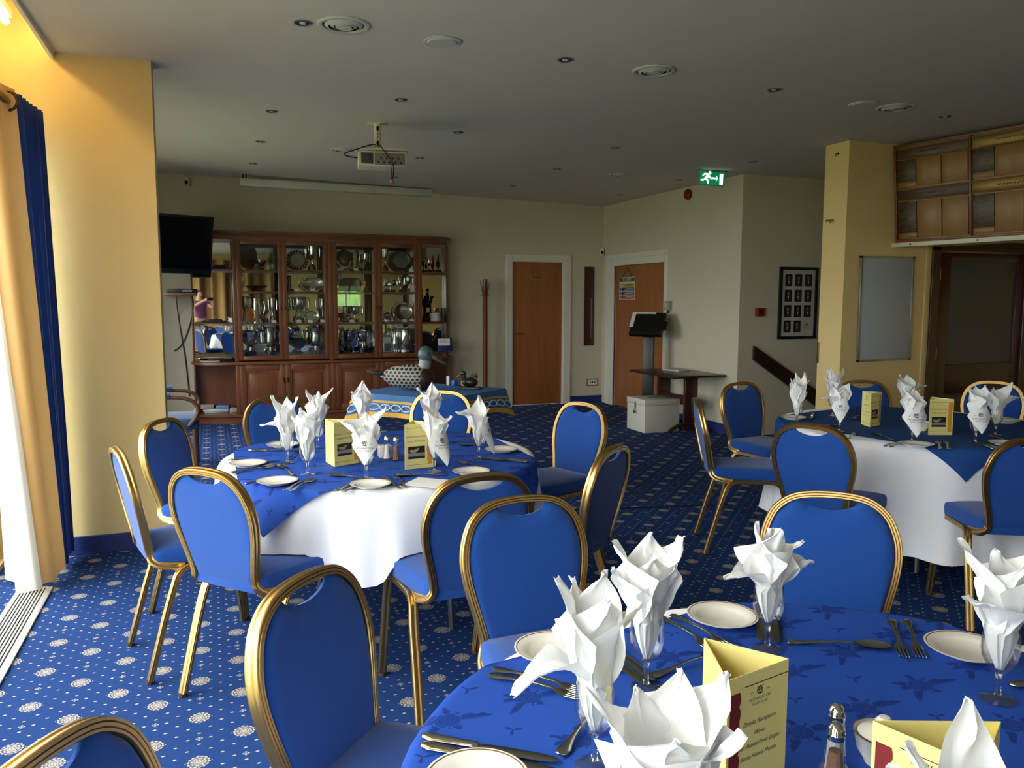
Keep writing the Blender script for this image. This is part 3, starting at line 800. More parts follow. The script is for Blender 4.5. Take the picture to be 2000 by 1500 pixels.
# menus ------------------------------------------------------------
M_CARD = pm('cream_card', (236, 222, 140), .7, var=.03)
M_RED = pm('wine_red_print', (120, 24, 26), .6)
M_ORANGE = pm('amber_print', (222, 150, 24), .6)
M_PHOTO = pm('dark_print', (30, 24, 20), .5)
M_BEIGE = pm('photo_buff', (178, 148, 118), .5); M_GREY = pm('photo_grey', (140, 140, 132), .5)
def menu_card(x, y, rz, label, opening=62, w=.125, h=.187):
    r = empty('menu_card', (x, y, ZT), rz, label, 'menu', 'cream trifold menus')
    # spine on the z axis, two visible leaves spreading away from it
    a = math.radians(opening)/2; t = .0006
    leaves = []
    for s, nm in ((1, 'front_leaf'), (-1, 'side_leaf')):
        m = RZ(s*a) if s > 0 else RZ(-a)
        p = MB().box(0, -t, 0, w, t, h, 0, m).build(nm, M_CARD, r, smooth=0); leaves.append((m, p))
    # third leaf closing the triangle
    e1 = RZ(a) @ Vector((w, 0, 0)); e2 = RZ(-a) @ Vector((w, 0, 0))
    d = (e2-e1); mb = MB(); nrm = Vector((-d.y, d.x, 0)).normalized()*t
    mb.add([e1-nrm, e2-nrm, e2+nrm, e1+nrm, e1-nrm+Vector((0,0,h)), e2-nrm+Vector((0,0,h)), e2+nrm+Vector((0,0,h)), e1+nrm+Vector((0,0,h))], [(0,3,2,1),(4,5,6,7),(0,1,5,4),(1,2,6,5),(2,3,7,6),(3,0,4,7)])
    mb.build('back_leaf', M_CARD, r, smooth=0)
    def printing(leaf, side, what, flip):
        m, p = leaf; o = side*(t+.0004)
        def F(k=0): return lambda u, v: m @ Vector(((u if not flip else w-u), o+side*k*.0002, v))
        f = F(); q = F(1); q2 = F(2)
        rect = lambda mb, u0, v0, u1, v1, g=f: mb.add([g(u0, v0), g(u1, v0), g(u1, v1), g(u0, v1)], [(0, 1, 2, 3)])
        def rule(p, rect, *q):
            R_ = MB(); rect(R_, *q); R_.build('rule_line', M_INK, p, smooth=0)
        if what == 'duck':
            rule(p, rect, .006, .016, w-.03, .0172); rule(p, rect, .006, h-.0172, w-.03, h-.016); L = MB()
            textmesh(L, "2nd Annual Tourist's Dinner", .0085, lambda u, v: f(w*.41+u, h*.72+v), shear=.35); textmesh(L, 'Sunday 9th September', .0085, lambda u, v: f(w*.41+u, h*.62+v), shear=.35)
            L.build('lettering', M_INK, p, smooth=0)
            P = MB(); rect(P, .014, .042, w-.037, .094); P.build('photo', M_PHOTO, p, smooth=0)
            G = MB(); rect(G, .014, .052, w-.037, .066, q); G.build('photo_water', M_GREY, p, smooth=0)
            D = MB(); pts = [(.018, .078), (.026, .070), (.045, .067), (.054, .072), (.058, .079), (.064, .081), (.060, .087), (.053, .084), (.040, .079), (.028, .081)]
            D.add([q2(u, v) for u, v in pts], [tuple(range(len(pts)))]); D.build('photo_duck', M_BEIGE, p, smooth=0)
            S_ = MB(); k = 14; e = [q(w-.026+.0013*math.sin(i*2.4), .016+(h-.032)*i/k) for i in range(k+1)]; e2_ = [q(w-.006, .016+(h-.032)*i/k) for i in range(k+1)]
            S_.add(e+e2_, [(i, k+1+i, k+2+i, i+1) for i in range(k)]); S_.build('amber_band', M_ORANGE, p, smooth=0)
        elif what == 'drinks':
            rule(p, rect, .034, h-.019, w, h-.0178); L = MB()
            logo(L, lambda u, v: f(.066+u, h*.80+v), .048)
            for k, (tx, sz) in enumerate([('Drinks Reception', .0095), ('Wine:', .0095), ('Jack Rabbit Pinot Grigio', .0088), ('Santa Helena Merlot', .0088)]):
                textmesh(L, tx, sz, lambda u, v, k=k: f(.066+u, h*(.605-.088*k)+v), shear=.4)
            L.build('lettering', M_INK, p, smooth=0, kind='stuff')
            S_ = MB(); k = 22; e = [q(.026+.0016*math.sin(i*1.9)-.001*(i % 2), .012+(h-.035)*i/k) for i in range(k+1)]; e2_ = [q(.005, .012+(h-.035)*i/k) for i in range(k+1)]
            S_.add(e+e2_, [(i, k+1+i, k+2+i, i+1) for i in range(k)]); S_.build('red_band', M_RED, p, smooth=0)
        elif what == 'lines':
            L = MB()
            logo(L, lambda u, v: f(w*.5+u, h*.84+v), .05)
            for k in range(4): textmesh(L, ['Drinks Reception', 'Wine:', 'Jack Rabbit Pinot Grigio', 'Santa Helena Merlot'][k], .008, lambda u, v, k=k: f(w*.5+u, h*(.62-.1*k)+v), shear=.4)
            rule(p, rect, .006, .016, w-.02, .0172); L.build('lettering', M_INK, p, smooth=0)
    return leaves, printing
def menu(x, y, rz, label, front=None, side=None, opening=62, **k):
    lv, pr = menu_card(x, y, rz, label, opening, **k)
    if front: pr(lv[0], front[0], front[1], front[2])
    if side: pr(lv[1], side[0], side[1], side[2])
# nearest: fold edge to the left, printed leaf running away to the right
D = math.radians
menu(.756, .895, D(159), 'large cream menu with wine-red band standing open on the nearest table', front=(1, 'drinks', True), opening=67)
menu(.775, .60, D(69), 'cream menu with red corner half hidden by the bottom right napkin', front=(1, 'drinks', True), opening=76)
menu(.463, 3.355, D(63), 'left one of two cream duck menus on the middle table', side=(-1, 'duck', False), opening=72)
menu(.726, 3.201, D(34), 'right one of two cream duck menus on the middle table', side=(-1, 'duck', False), opening=52)
menu(3.387, 3.429, D(44), 'left one of two cream menus on the right-hand table, seen corner-on', front=(1, 'lines', True), side=(-1, 'duck', False), opening=46)
menu(3.481, 3.127, D(10), 'right one of two cream menus on the right-hand table, duck side towards the camera', side=(-1, 'duck', False), opening=60)

# shakers, sugar bowl, paper ----------------------------------------
M_PEPPER = pm('ground_pepper', (128, 96, 74), .9, var=.3, scale=300)
M_SALT = pm('table_salt', (232, 232, 230), .9, var=.05)
M_CRUET = thin_glass('cruet_glass', (.96, .97, .97, 1), 1.0)
M_CHROME = pm('chrome', (200, 200, 200), .08, 1, var=.03)
def shaker(x, y, fill, label, group, s=1.0):
    r = empty('cruet_shaker', (x, y, ZT), random.uniform(0, 1), label, 'shaker', group)
    MB().lathe([(0, 0), (.021*s, 0), (.022*s, .004), (.0155*s, .014), (.0115*s, .082)], 8).build('glass_body', M_CRUET, r, smooth=20)
    MB().lathe([(0, .003), (.0145*s, .003), (.013*s, .02), (.0092*s, .062), (0, .0622)], 10).build('contents', fill, r)
    MB().lathe([(.0118*s, .079), (.0125*s, .082), (.0118*s, .085), (.0128*s, .087), (.0118*s, .090), (.0118*s, .094), (.0085*s, .101), (.003*s, .1045), (0, .105)], 14).build('chrome_cap', M_CHROME, r, smooth=40)
shaker(.808, .852, M_PEPPER, 'pepper shaker with chrome cap, front one on the nearest table', 'cruet shakers'); shaker(.846, .893, M_SALT, 'shaker with chrome cap behind the pepper on the nearest table', 'cruet shakers')
shaker(.703, 3.452, M_SALT, 'salt shaker between the two menus on the middle table', 'cruet shakers'); shaker(.735, 3.412, M_PEPPER, 'brown pepper shaker between the two menus on the middle table', 'cruet shakers')
shaker(3.60, 3.29, M_SALT, 'shaker beside the cream bowl on the right-hand table', 'cruet shakers')
def bowl(x, y, label):
    r = empty('sugar_bowl', (x, y, ZT), 0, label, 'bowl')
    MB().lathe([(0, 0), (.026, 0), (.027, .004), (.037, .020), (.042, .046), (.0435, .047), (.0405, .045), (.034, .020), (.02, .008), (0, .007)], 30, cap=False).build('bowl_body', M_CHINA, r, smooth=50)
    MB().lathe([(.0428, .0465), (.0438, .0474), (.0432, .0478), (.0422, .0472)], 30, cap=False).build('rim_line', M_RIM, r)
    return r
b_ = bowl(.93, .885, 'white lidded sugar bowl behind the red-cornered menu on the nearest table')
MB().lathe([(.037, .046), (.03, .052), (.012, .057), (.008, .060), (.013, .066), (.008, .072), (0, .073)], 20, cap=False).build('lid', M_CHINA, b_)
bowl(3.57, 3.251, 'cream sugar bowl beside the duck menu on the right-hand table')
tag(MB().box(.675, 3.475, ZT, .735, 3.535, ZT+.052, .004).build('sachet_holder', M_CHINA), 'white square sachet holder behind the shakers on the middle table', 'holder')
pa = MB().box(-.105, -.07, 0, .105, .07, .0008).build('paper_sheet', M_NAP, None, (.775, 2.91, ZT+.003), (0, 0, math.radians(-40)))
tag(pa, 'white sheet of paper on the front edge of the middle table', 'paper')

# middle table -----------------------------------------------------
def quick(seed, spec=None, flap=None, big=1.0):
    r = random.Random(seed*7); lv = []
    if spec is None:
        n = 5; a0 = r.uniform(0, 360)
        for i in range(n):
            e = r.choice([84, 74, 66, 56, 62]); lv.append((a0+i*72+r.uniform(-18, 18), 84, e, big*r.uniform(.11, .17), r.uniform(.045, .06), r.uniform(.2, .6)))
        if r.random() < .5: lv.append((r.uniform(170, 370), 66, r.uniform(-30, 10), .09, .05, .2))
    else: lv = spec
    return dict(leaves=lv, seed=seed, flap=flap)
A_GL = [(.285, 3.506, 'leftmost of the front row', quick(21, [(165, 82, 60, .17, .055), (20, 84, 72, .16, .05), (100, 86, 78, .15, .05), (195, 60, -25, .10, .035), (280, 82, 66, .13, .055)])),
        (.34, 3.247, 'second from the left in front', quick(22, [(60, 86, 76, .17, .05), (200, 80, 60, .12, .05), (330, 82, 64, .16, .05), (260, 84, 70, .13, .055), (130, 84, 70, .14, .05)])),
        (.546, 3.088, 'front centre, before the left menu', quick(23, [(175, 70, 20, .14, .06), (30, 78, 48, .17, .055), (90, 86, 74, .13, .06), (270, 80, 60, .10, .06)], flap=(275, .115, .03, .052))),
        (.831, 3.127, 'right of the right menu', quick(24, [(165, 84, 66, .18, .055), (80, 86, 74, .12, .055), (10, 76, 40, .11, .055), (230, 84, 72, .13, .05)], flap=(318, .15, .04, .055))),
        (1.084, 3.325, 'rightmost', quick(25, [(85, 88, 84, .15, .04), (180, 66, 14, .12, .06), (240, 74, 34, .09, .055), (20, 80, 60, .10, .05)], flap=(338, .16, .04, .045))),
        (.448, 3.803, 'back left', quick(26, [(170, 84, 70, .15, .055), (20, 82, 56, .17, .05), (90, 86, 76, .14, .055), (270, 84, 72, .13, .06)])),
        (.70, 4.02, 'back centre', quick(27, [(100, 88, 84, .16, .05), (185, 82, 56, .12, .05), (20, 80, 60, .10, .05), (270, 84, 76, .13, .055)])),
        (1.03, 3.92, 'back right', quick(28, [(90, 87, 80, .15, .05), (175, 76, 48, .14, .055), (330, 80, 60, .11, .05), (270, 84, 76, .12, .055)]))]
for x, y, w, k in A_GL: setting_glass(x, y, w+', middle table', **k)
for (x, y), w in zip([(.125, 3.509), (.215, 3.123), (.537, 2.953), (.30, 3.917), (1.235, 3.45), (.96, 3.04)], ['at the left end', 'front left', 'front centre', 'back left', 'at the right end', 'front right behind the chair']):
    plate_root('side_plate', (x, y, ZT), 'white side plate on the middle table, '+w, 'white side plates')
for k, p0, p1, w in [
  ('knife', (.049, 3.631), (.255, 3.546), 'behind the left end plate'), ('fork', (.05, 3.38), (.22, 3.48), 'left end, nearer the plate'), ('fork', (.055, 3.355), (.24, 3.45), 'left end, nearer the front'),
  ('spoon', (.286, 3.249), (.245, 3.44), 'left, pointing away'), ('knife', (.097, 3.132), (.291, 3.231), 'behind the front left plate'),
  ('fork', (.231, 2.988), (.338, 3.147), 'front, beside the left plate'), ('fork', (.252, 2.972), (.379, 3.18), 'front, second from the left plate'),
  ('spoon', (.56, 3.05), (.382, 3.232), 'front, left of the centre glass'), ('knife', (.404, 2.905), (.516, 3.067), 'front centre, left of the pair'), ('knife', (.43, 2.89), (.54, 3.05), 'front centre, right of the pair'),
  ('fork', (.63, 2.89), (.615, 3.06), 'front centre right, left of the pair'), ('fork', (.655, 2.895), (.66, 3.08), 'front centre right, right of the pair'),
  ('spoon', (.86, 3.04), (.672, 3.089), 'front, right of centre'), ('knife', (1.25, 3.155), (1.108, 3.295), 'right end, front of the pair'), ('knife', (1.265, 3.18), (1.118, 3.318), 'right end, back of the pair'),
  ('fork', (1.03, 3.08), (.998, 3.224), 'behind the front chair'), ('knife', (.14, 3.85), (.32, 3.78), 'back left'), ('spoon', (.295, 3.583), (.36, 3.74), 'left, behind the first glass'),
  ('fork', (1.25, 3.80), (1.118, 3.756), 'back right'), ('spoon', (1.28, 3.60), (1.10, 3.645), 'right, behind the end plate')]:
    cutlery(k, p0, p1, 'silver %s on the middle table, %s' % (k, w), 'cutlery on the middle table')

# right-hand table ---------------------------------------------------
B_GL = [(3.127, 3.377, 'left front', quick(31, [(30, 80, 54, .14, .06), (150, 84, 72, .14, .055), (190, 64, -20, .11, .035), (280, 84, 74, .11, .055)], flap=(250, .13, .03, .045))), (3.05, 3.62, 'far left', quick(32)), (3.52, 3.86, 'back left behind the corner-on menu', quick(33)),
        (3.242, 3.007, 'front centre', quick(34, [(150, 84, 72, .15, .06), (70, 86, 76, .13, .06), (10, 80, 56, .10, .06), (220, 78, 55, .10, .055)], flap=(262, .15, .03, .06))), (3.82, 3.60, 'back centre', quick(35, [(140, 84, 74, .14, .05), (60, 86, 78, .13, .05), (0, 60, 5, .12, .065), (200, 78, 50, .12, .05)])),
        (3.517, 2.879, 'front right', quick(36, [(170, 84, 76, .14, .06), (80, 86, 74, .15, .055), (30, 82, 64, .16, .045), (270, 84, 74, .11, .06)], flap=(262, .13, .03, .055))), (3.809, 3.005, 'rightmost', quick(37, [(160, 80, 60, .14, .05), (20, 74, 40, .17, .05), (340, 60, -15, .15, .05), (90, 86, 72, .12, .05)]))]
for x, y, w, k in B_GL: setting_glass(x, y, w+', right-hand table', **k)
for (x, y), w in zip([(3.20, 3.83), (3.165, 2.905), (3.60, 2.78), (4.265, 3.307)], ['far left edge', 'front centre', 'front right', 'right, behind the last glass']):
    plate_root('side_plate', (x, y, ZT), 'white side plate on the right-hand table, '+w, 'white side plates')
for k, p0, p1, w in [
  ('fork', (2.99, 3.16), (3.137, 3.282), 'left, beside the front chair'), ('knife', (2.99, 2.93), (3.16, 3.0), 'front, left of the plate'), ('knife', (3.0, 2.905), (3.17, 2.975), 'front, touching the plate'),
  ('spoon', (3.17, 3.05), (3.234, 3.281), 'front, left of the glass'), ('fork', (3.20, 2.80), (3.36, 2.96), 'front, left of the pair right of the plate'), ('fork', (3.235, 2.785), (3.395, 2.945), 'front, right of the pair right of the plate'),
  ('knife', (3.42, 2.70), (3.51, 2.89), 'front right, left of the pair'), ('knife', (3.445, 2.69), (3.535, 2.88), 'front right, right of the pair'), ('fork', (3.66, 2.81), (3.74, 2.97), 'right of the front right glass'),
  ('spoon', (3.06, 3.50), (3.24, 3.53), 'far left'), ('knife', (3.45, 3.95), (3.30, 3.80), 'back left'), ('spoon', (3.66, 3.80), (3.50, 3.68), 'back centre')]:
    cutlery(k, p0, p1, 'silver %s on the right-hand table, %s' % (k, w), 'cutlery on the right-hand table')
# ---------------------------------------------------------------- trophy cabinet
M_CAB = wood('cabinet_mahogany', (88, 48, 27), (130, 78, 46), 'Z', sc=.6, rough=.32, coat=.35)
M_CABX = wood('cabinet_mahogany_cross', (88, 48, 27), (130, 78, 46), 'X', sc=.6, rough=.32, coat=.35)
M_MIRROR = pm('mirror', (205, 208, 200), .015, 1, var=.01)
M_CABGL = thin_glass('cabinet_glass', (.93, .95, .94, 1), .9)
M_TROPHY = pm('trophy_silver', (224, 222, 214), .12, 1, var=.08, scale=20)
M_TROPHYD = pm('tarnished_silver', (110, 104, 96), .3, 1, var=.2, scale=20)
M_BAKE = pm('black_plinth', (18, 15, 14), .3)
M_BRONZE = pm('dark_bronze', (48, 34, 24), .35, .8, var=.2)
M_GILT = pm('gilt', (206, 150, 66), .25, 1)
M_CARDW = pm('white_card', (216, 214, 206), .7, var=.03)
CX0, CX1, YU, YL, YM = -.21, 2.885, 9.90, 9.82, 10.245
def bow(xa, xb, y_in, y_out, left):
    """front edge points of a bowed end section, from inner stile to outer end"""
    n = 10; pts = []
    for i in range(n+1):
        t = i/n; x = xa+(xb-xa)*math.sin(t*PI/2) if True else 0
        y = y_out+(y_in-y_out)*math.cos(t*PI/2); pts.append((x, y))
    return pts
def cabinet():
    r = empty('trophy_cabinet', (1.34, 10.28, 0), 0, 'long mahogany trophy cabinet with glazed doors and mirrored back', 'cabinet')
    off = Vector((-1.34, -10.28, 0))
    def put(mb, name, mat, parent=None, smooth=30):
        mb.v = [(v[0]-1.34, v[1]-10.28, v[2]) for v in mb.v]; o = mb.build(name, mat, parent or r, smooth=smooth); return o
    # shelf outline with bowed ends; f(y_front)
    def outline(yf, yo, x0=CX0, x1=CX1, yb=10.28):
        L = bow(.28, x0, yf, yo, True); R = bow(2.46, x1, yf, yo, False)
        return [(x0, yb)]+list(reversed(L))+R+[(x1, yb)]
    # cornice and head
    put(MB().prism(outline(YU-.04, 10.10, CX0-.03, CX1+.03), 2.205, 2.235).prism(outline(YU-.02, 10.12, CX0-.015, CX1+.015), 2.19, 2.206).prism(outline(YU, 10.13), 2.135, 2.191), 'cornice', M_CABX)
    put(MB().prism(outline(YL-.03, 10.02, CX0-.02, CX1+.02), .695, .722), 'counter', M_CABX)
    put(MB().prism(outline(YL, 10.05), .085, .115), 'base_board', M_CABX)
    put(MB().prism(outline(YL+.03, 10.08, CX0+.02, CX1-.02), 0, .086), 'plinth', M_CABX)
    # sides and dividers
    ca = MB()
    for x, y0 in ((CX0, 10.12), (CX1-.022, 10.12)): ca.box(x, y0, .72, x+.022, 10.28, 2.14, .002).box(x, 10.05, .11, x+.022, 10.28, .70, .002)
    for x in (.262, 1.35, 2.445): ca.box(x, YU+.022, .72, x+.03, 10.25, 2.14).box(x, YL+.022, .11, x+.03, 10.25, .70)
    put(ca, 'carcass', M_CAB)
    for x0, x1 in ((CX0+.02, .262), (.292, 1.35), (1.38, 2.445), (2.475, CX1-.02)):
        put(MB().box(x0, YM, .722, x1, YM+.008, 2.135), 'mirror_back', M_MIRROR, smooth=0)
        put(MB().box(x0, 10.20, .115, x1, 10.21, .695), 'lower_back', M_CAB, smooth=0)
    # stiles
    for x0, x1 in ((.25, .292), (1.338, 1.392), (2.44, 2.487)):
        put(MB().box(x0, YU-.004, .722, x1, YU+.022, 2.14, .003), 'stile', M_CAB)
        put(MB().box(x0, YL-.004, .115, x1, YL+.022, .695, .003), 'stile', M_CAB)
    # shelves
    for z in (1.795, 1.54, 1.165, .785):
        t = .022 if z > .8 else .016
        if z != 1.54: put(MB().prism([(x, y) for x, y in [(CX0+.022, YM)]+[(.262, YM)]+bow(.262, CX0+.022, YU+.01, 10.13, True)], z-t, z), 'shelf', M_CABX)
        if z != 1.54: put(MB().prism([(CX1-.022, YM), (2.475, YM)]+bow(2.475, CX1-.022, YU+.01, 10.13, True), z-t, z), 'shelf', M_CABX)
        for x0, x1 in ((.292, 1.35), (1.38, 2.445)): put(MB().box(x0, YU+.05, z-t, x1, YM, z, .002), 'shelf', M_CABX)
    # doors
    def handle(x, y, z, parent, s=1):
        put(MB().lathe([(0, 0), (.009*s, 0), (.007*s, .006), (0, .008)], 10, T(x, y, z) @ RX(PI/2)).tube([(x, y-.012, z-.004), (x, y-.016, z-.022*s), (x, y-.012, z-.034*s)], .0045*s, 6), 'drop_handle', M_BRONZE, parent)
    for x0, x1, hx in ((.292, .805, .785), (.807, 1.338, .83), (1.392, 1.935, 1.915), (1.937, 2.44, 1.955)):
        w = .05; d = MB().box(x0, YU, .735, x0+w, YU+.022, 2.132, .003).box(x1-w, YU, .735, x1, YU+.022, 2.132, .003).box(x0+w, YU, .735, x1-w, YU+.022, .785, .003).box(x0+w, YU, 2.085, x1-w, YU+.022, 2.132, .003)
        do = put(d, 'glazed_door', M_CAB)
        put(MB().box(x0+w, YU+.009, .785, x1-w, YU+.013, 2.085), 'glass_pane', M_CABGL, do, 0); handle(hx, YU, 1.36, do)
        w = .06; d = MB().box(x0, YL, .12, x0+w, YL+.022, .69, .003).box(x1-w, YL, .12, x1, YL+.022, .69, .003).box(x0+w, YL, .12, x1-w, YL+.022, .18, .003).box(x0+w, YL, .63, x1-w, YL+.022, .69, .003)
        d.box(x0+w, YL+.004, .18, x0+w+.012, YL+.02, .63, .003).box(x1-w-.012, YL+.004, .18, x1-w, YL+.02, .63, .003).box(x0+w, YL+.004, .18, x1-w, YL+.02, .192, .003).box(x0+w, YL+.004, .618, x1-w, YL+.02, .63, .003)
        do = put(d, 'cupboard_door', M_CAB)
        put(MB().box(x0+w, YL+.013, .18, x1-w, YL+.022, .63).box(x0+w+.05, YL+.006, .23, x1-w-.05, YL+.016, .58, .005), 'door_panel', M_CAB, do); handle(hx, YL, .52, do, 1.3)
cabinet()

def grp(kind): return 'silver trophies in the cabinet'
def trophy(kind, x, w, z, h, label, y):
    cats = {'cup': 'trophy', 'goblet': 'goblet', 'urn': 'trophy', 'tankard': 'tankard', 'jug': 'jug', 'bowl': 'bowl', 'pot': 'pot'}
    R = w/2
    if kind in ('cup', 'goblet', 'urn'):
        r = empty({'cup': 'trophy_cup', 'goblet': 'silver_goblet', 'urn': 'silver_urn'}[kind], (x, y, z), random.uniform(-.3, .3), label, cats[kind], grp(kind))
        bw = R*(.62 if kind != 'goblet' else .85); hb = h*(.18 if kind != 'urn' else .10)
        br = bw*.72 if kind == 'cup' else bw*.8
        MB().lathe([(0, 0), (br, 0), (br, hb*.9), (br*.92, hb), (0, hb)], 20).build('plinth', M_BAKE, r)
        b = MB()
        if kind == 'urn':
            b.lathe([(0, hb), (bw*.8, hb), (bw*.7, hb+h*.05), (bw*.35, hb+h*.10), (bw*.35, hb+h*.14), (bw*.85, hb+h*.24), (bw*1.0, hb+h*.40), (bw*.9, hb+h*.62), (bw*.98, hb+h*.85), (bw*1.05, h), (bw*1.0, h), (bw*.9, hb+h*.8), (0, hb+h*.3)], 24, cap=False)
        elif kind == 'cup':
            b.lathe([(0, hb), (br*.8, hb), (br*.7, hb+h*.03), (br*.2, hb+h*.08), (br*.16, hb+h*.26), (br*.3, hb+h*.29), (bw*.7, hb+h*.36), (bw, hb+h*.52), (bw*.95, hb+h*.66), (bw*1.04, h*.98), (bw*1.08, h), (bw*.98, h), (bw*.88, hb+h*.62), (0, hb+h*.34)], 22, cap=False)
        else:
            b.lathe([(0, hb), (br*.9, hb), (br*.75, hb+h*.04), (br*.22, hb+h*.10), (br*.18, hb+h*.3), (br*.5, hb+h*.36), (bw*.85, hb+h*.5), (bw*.8, hb+h*.66), (bw, h), (bw*.92, h), (bw*.7, hb+h*.6), (0, hb+h*.38)], 20, cap=False)
        b.build('bowl', M_TROPHY, r, smooth=45)
        if kind != 'goblet':
            for s in (-1, 1):
                z0, z1 = (h*.5, h*.94) if kind == 'cup' else (h*.35, h*.85)
                MB().tube(catmull([(s*bw*.82, 0, z0), (s*R*.92, 0, z0+h*.02), (s*R*1.0, 0, (z0+z1)/2), (s*R*.95, 0, z1), (s*bw*.98, 0, z1-h*.02)], 4), max(.0035, R*.07), 6).build('handle', M_TROPHY, r)
    elif kind in ('tankard', 'jug', 'pot'):
        r = empty({'tankard': 'silver_tankard', 'jug': 'silver_jug', 'pot': 'silver_pot'}[kind], (x, y, z), 0, label, cats[kind], grp(kind))
        bw = R*.72; x_ = -R*.2
        pr = {'tankard': [(0, 0), (bw*1.1, 0), (bw*1.1, h*.1), (bw*.98, h*.13), (bw*1.0, h*.3), (bw*1.04, h*.33), (bw*.98, h*.36), (bw*.82, h*.9), (bw*.88, h), (bw*.78, h), (bw*.75, h*.5), (0, h*.2)],
              'jug': [(0, 0), (bw*.7, 0), (bw*.5, h*.08), (bw*.9, h*.25), (bw*1.0, h*.4), (bw*.5, h*.72), (bw*.55, h*.88), (bw*.75, h), (bw*.65, h), (bw*.4, h*.75), (0, h*.4)],
              'pot': [(0, 0), (bw*.8, 0), (bw*.9, h*.2), (bw*.7, h*.32), (bw*1.1, h*.5), (bw*1.1, h*.66), (bw*.6, h*.82), (bw*.2, h*.9), (bw*.2, h), (0, h)]}[kind]
        MB().lathe(pr, 24, T(x_, 0, 0), cap=False).build('body', M_TROPHY, r, smooth=45)
        for s in ((1,) if kind != 'pot' else (1, -1)):
            MB().tube(catmull([(x_+s*bw*.85, 0, h*.88), (x_+s*bw*1.5, 0, h*.9), (R*1.05 if s > 0 else -R*1.05, 0, h*.6), (x_+s*bw*1.2, 0, h*.25), (x_+s*bw*.95, 0, h*.26)], 4), max(.004, R*.08), 6).build('handle', M_TROPHY, r)
    elif kind == 'bowl':
        r = empty('silver_bowl', (x, y, z), 0, label, 'bowl', grp(kind))
        MB().lathe([(0, 0), (R*.5, 0), (R*.52, h*.12), (R*.3, h*.18), (0, h*.18)], 20).build('foot', M_BAKE, r)
        MB().lathe([(0, h*.18), (R*.28, h*.2), (R*.22, h*.34), (R*.6, h*.48), (R*.92, h*.75), (R, h), (R*.94, h), (R*.5, h*.56), (0, h*.42)], 26, cap=False).build('bowl', M_TROPHY if w < .2 or h > .2 else M_TROPHYD, r, smooth=45)
    elif kind in ('salver', 'deco_plate', 'pattern_plate', 'oval_tray', 'square_tray', 'oval_dark', 'medal'):
        nm = {'salver': 'silver_salver', 'deco_plate': 'decorated_plate', 'pattern_plate': 'patterned_plate', 'oval_tray': 'oval_tray', 'square_tray': 'silver_tray', 'oval_dark': 'oval_dish', 'medal': 'copper_medal'}[kind]
        r = empty(nm, (x, y, z), 0, label, 'plate', 'plates and trays in the cabinet')
        ry = h/2; m = RX(math.radians(-8)) @ T(0, 0, ry) @ RX(PI/2)
        mat = {'salver': M_TROPHY, 'deco_plate': M_BRONZE, 'pattern_plate': M_TROPHYD, 'oval_tray': M_TROPHY, 'square_tray': M_TROPHYD, 'oval_dark': M_BRONZE, 'medal': pm('copper', (190, 130, 84), .3, 1)}[kind]
        if kind == 'square_tray': sc = Matrix.Diagonal((1, ry/R, 1, 1))
        else: sc = Matrix.Diagonal((1, ry/R, 1, 1))
        b = MB(); n = 40
        pr = [(0, .004), (R*.72, .004), (R*.78, .009), (R*.95, .013), (R, .012), (R, .008), (R*.75, 0), (0, 0)]
        vs = []; k = len(pr)
        for i in range(n):
            a = 2*PI*i/n; q = 1
            if kind == 'oval_dark': q = 1-.04*abs(math.sin(a*9))
            if kind == 'square_tray': q = min(1.25, 1/max(abs(math.cos(a)), abs(math.sin(a))))**.75
            for rr, zz in pr: vs.append(m @ sc @ Vector((rr*q*math.cos(a), rr*q*math.sin(a), zz)))
        fs = [(i*k+j, ((i+1) % n)*k+j, ((i+1) % n)*k+j+1, i*k+j+1) for i in range(n) for j in range(k-1)]
        b.add(vs, fs).build('plate_body', mat, r, smooth=40)
        if kind == 'deco_plate':
            MB().lathe([(0, .0055), (R*.66, .0055), (R*.66, .0045), (0, .0045)], 30, m @ sc).build('centre', pm('pale_ceramic', (150, 152, 138), .4), r)
            for i in range(18):
                a = 2*PI*i/18; MB().box(R*.70, -.002, .010, R*.98, .002, .0145, 0, m @ sc @ RZ(a)).build('rim_spoke', M_CARDW, r)
        if kind == 'pattern_plate':
            MB().lathe([(0, .0055), (R*.68, .0055), (R*.68, .0045), (0, .0045)], 30, m @ sc).build('centre', pm('blue_white_ceramic', (120, 122, 116), .5, var=.7, scale=90), r)
    elif kind == 'shield':
        r = empty('trophy_shield', (x, y, z), 0, label, 'trophy', grp(kind))
        m = RX(math.radians(-8)) @ RX(PI/2)
        P = [(0, 0), (R*.55, h*.18), (R*.95, h*.5), (R*.9, h*.78), (R*.45, h*.88), (0, h), (-R*.45, h*.88), (-R*.9, h*.78), (-R*.95, h*.5), (-R*.55, h*.18)]
        MB().prism(P, -.01, .01, m).build('shield_board', M_MAHOG, r, smooth=0)
        MB().ell((0, 0, 0), R*.42, h*.24, .008, 20, 8, m @ T(0, h*.55, .01)).build('centre_boss', M_TROPHYD, r)
        for i in range(9):
            a = PI*1.12+i*PI*.76/8+.0; MB().lathe([(0, 0), (R*.12, 0), (R*.11, .004), (0, .005)], 12, m @ T(R*.74*math.cos(a), h*.56+h*.42*math.sin(a), .01)).build('roundel', M_TROPHY, r)
    elif kind in ('figure', 'gold_figure', 'horse', 'bird'):
        mat = M_GILT if kind == 'gold_figure' else M_BRONZE
        r = empty({'horse': 'rider_statuette', 'bird': 'bird_figurine'}.get(kind, 'golfer_figurine'), (x, y, z), 0, label, 'figurine', 'figurines in the cabinet')
        MB().box(-R*.8, -.025, 0, R*.8, .025, h*.14, .003).build('plinth', M_BAKE, r)
        b = MB(); q = h*.86; o = h*.14
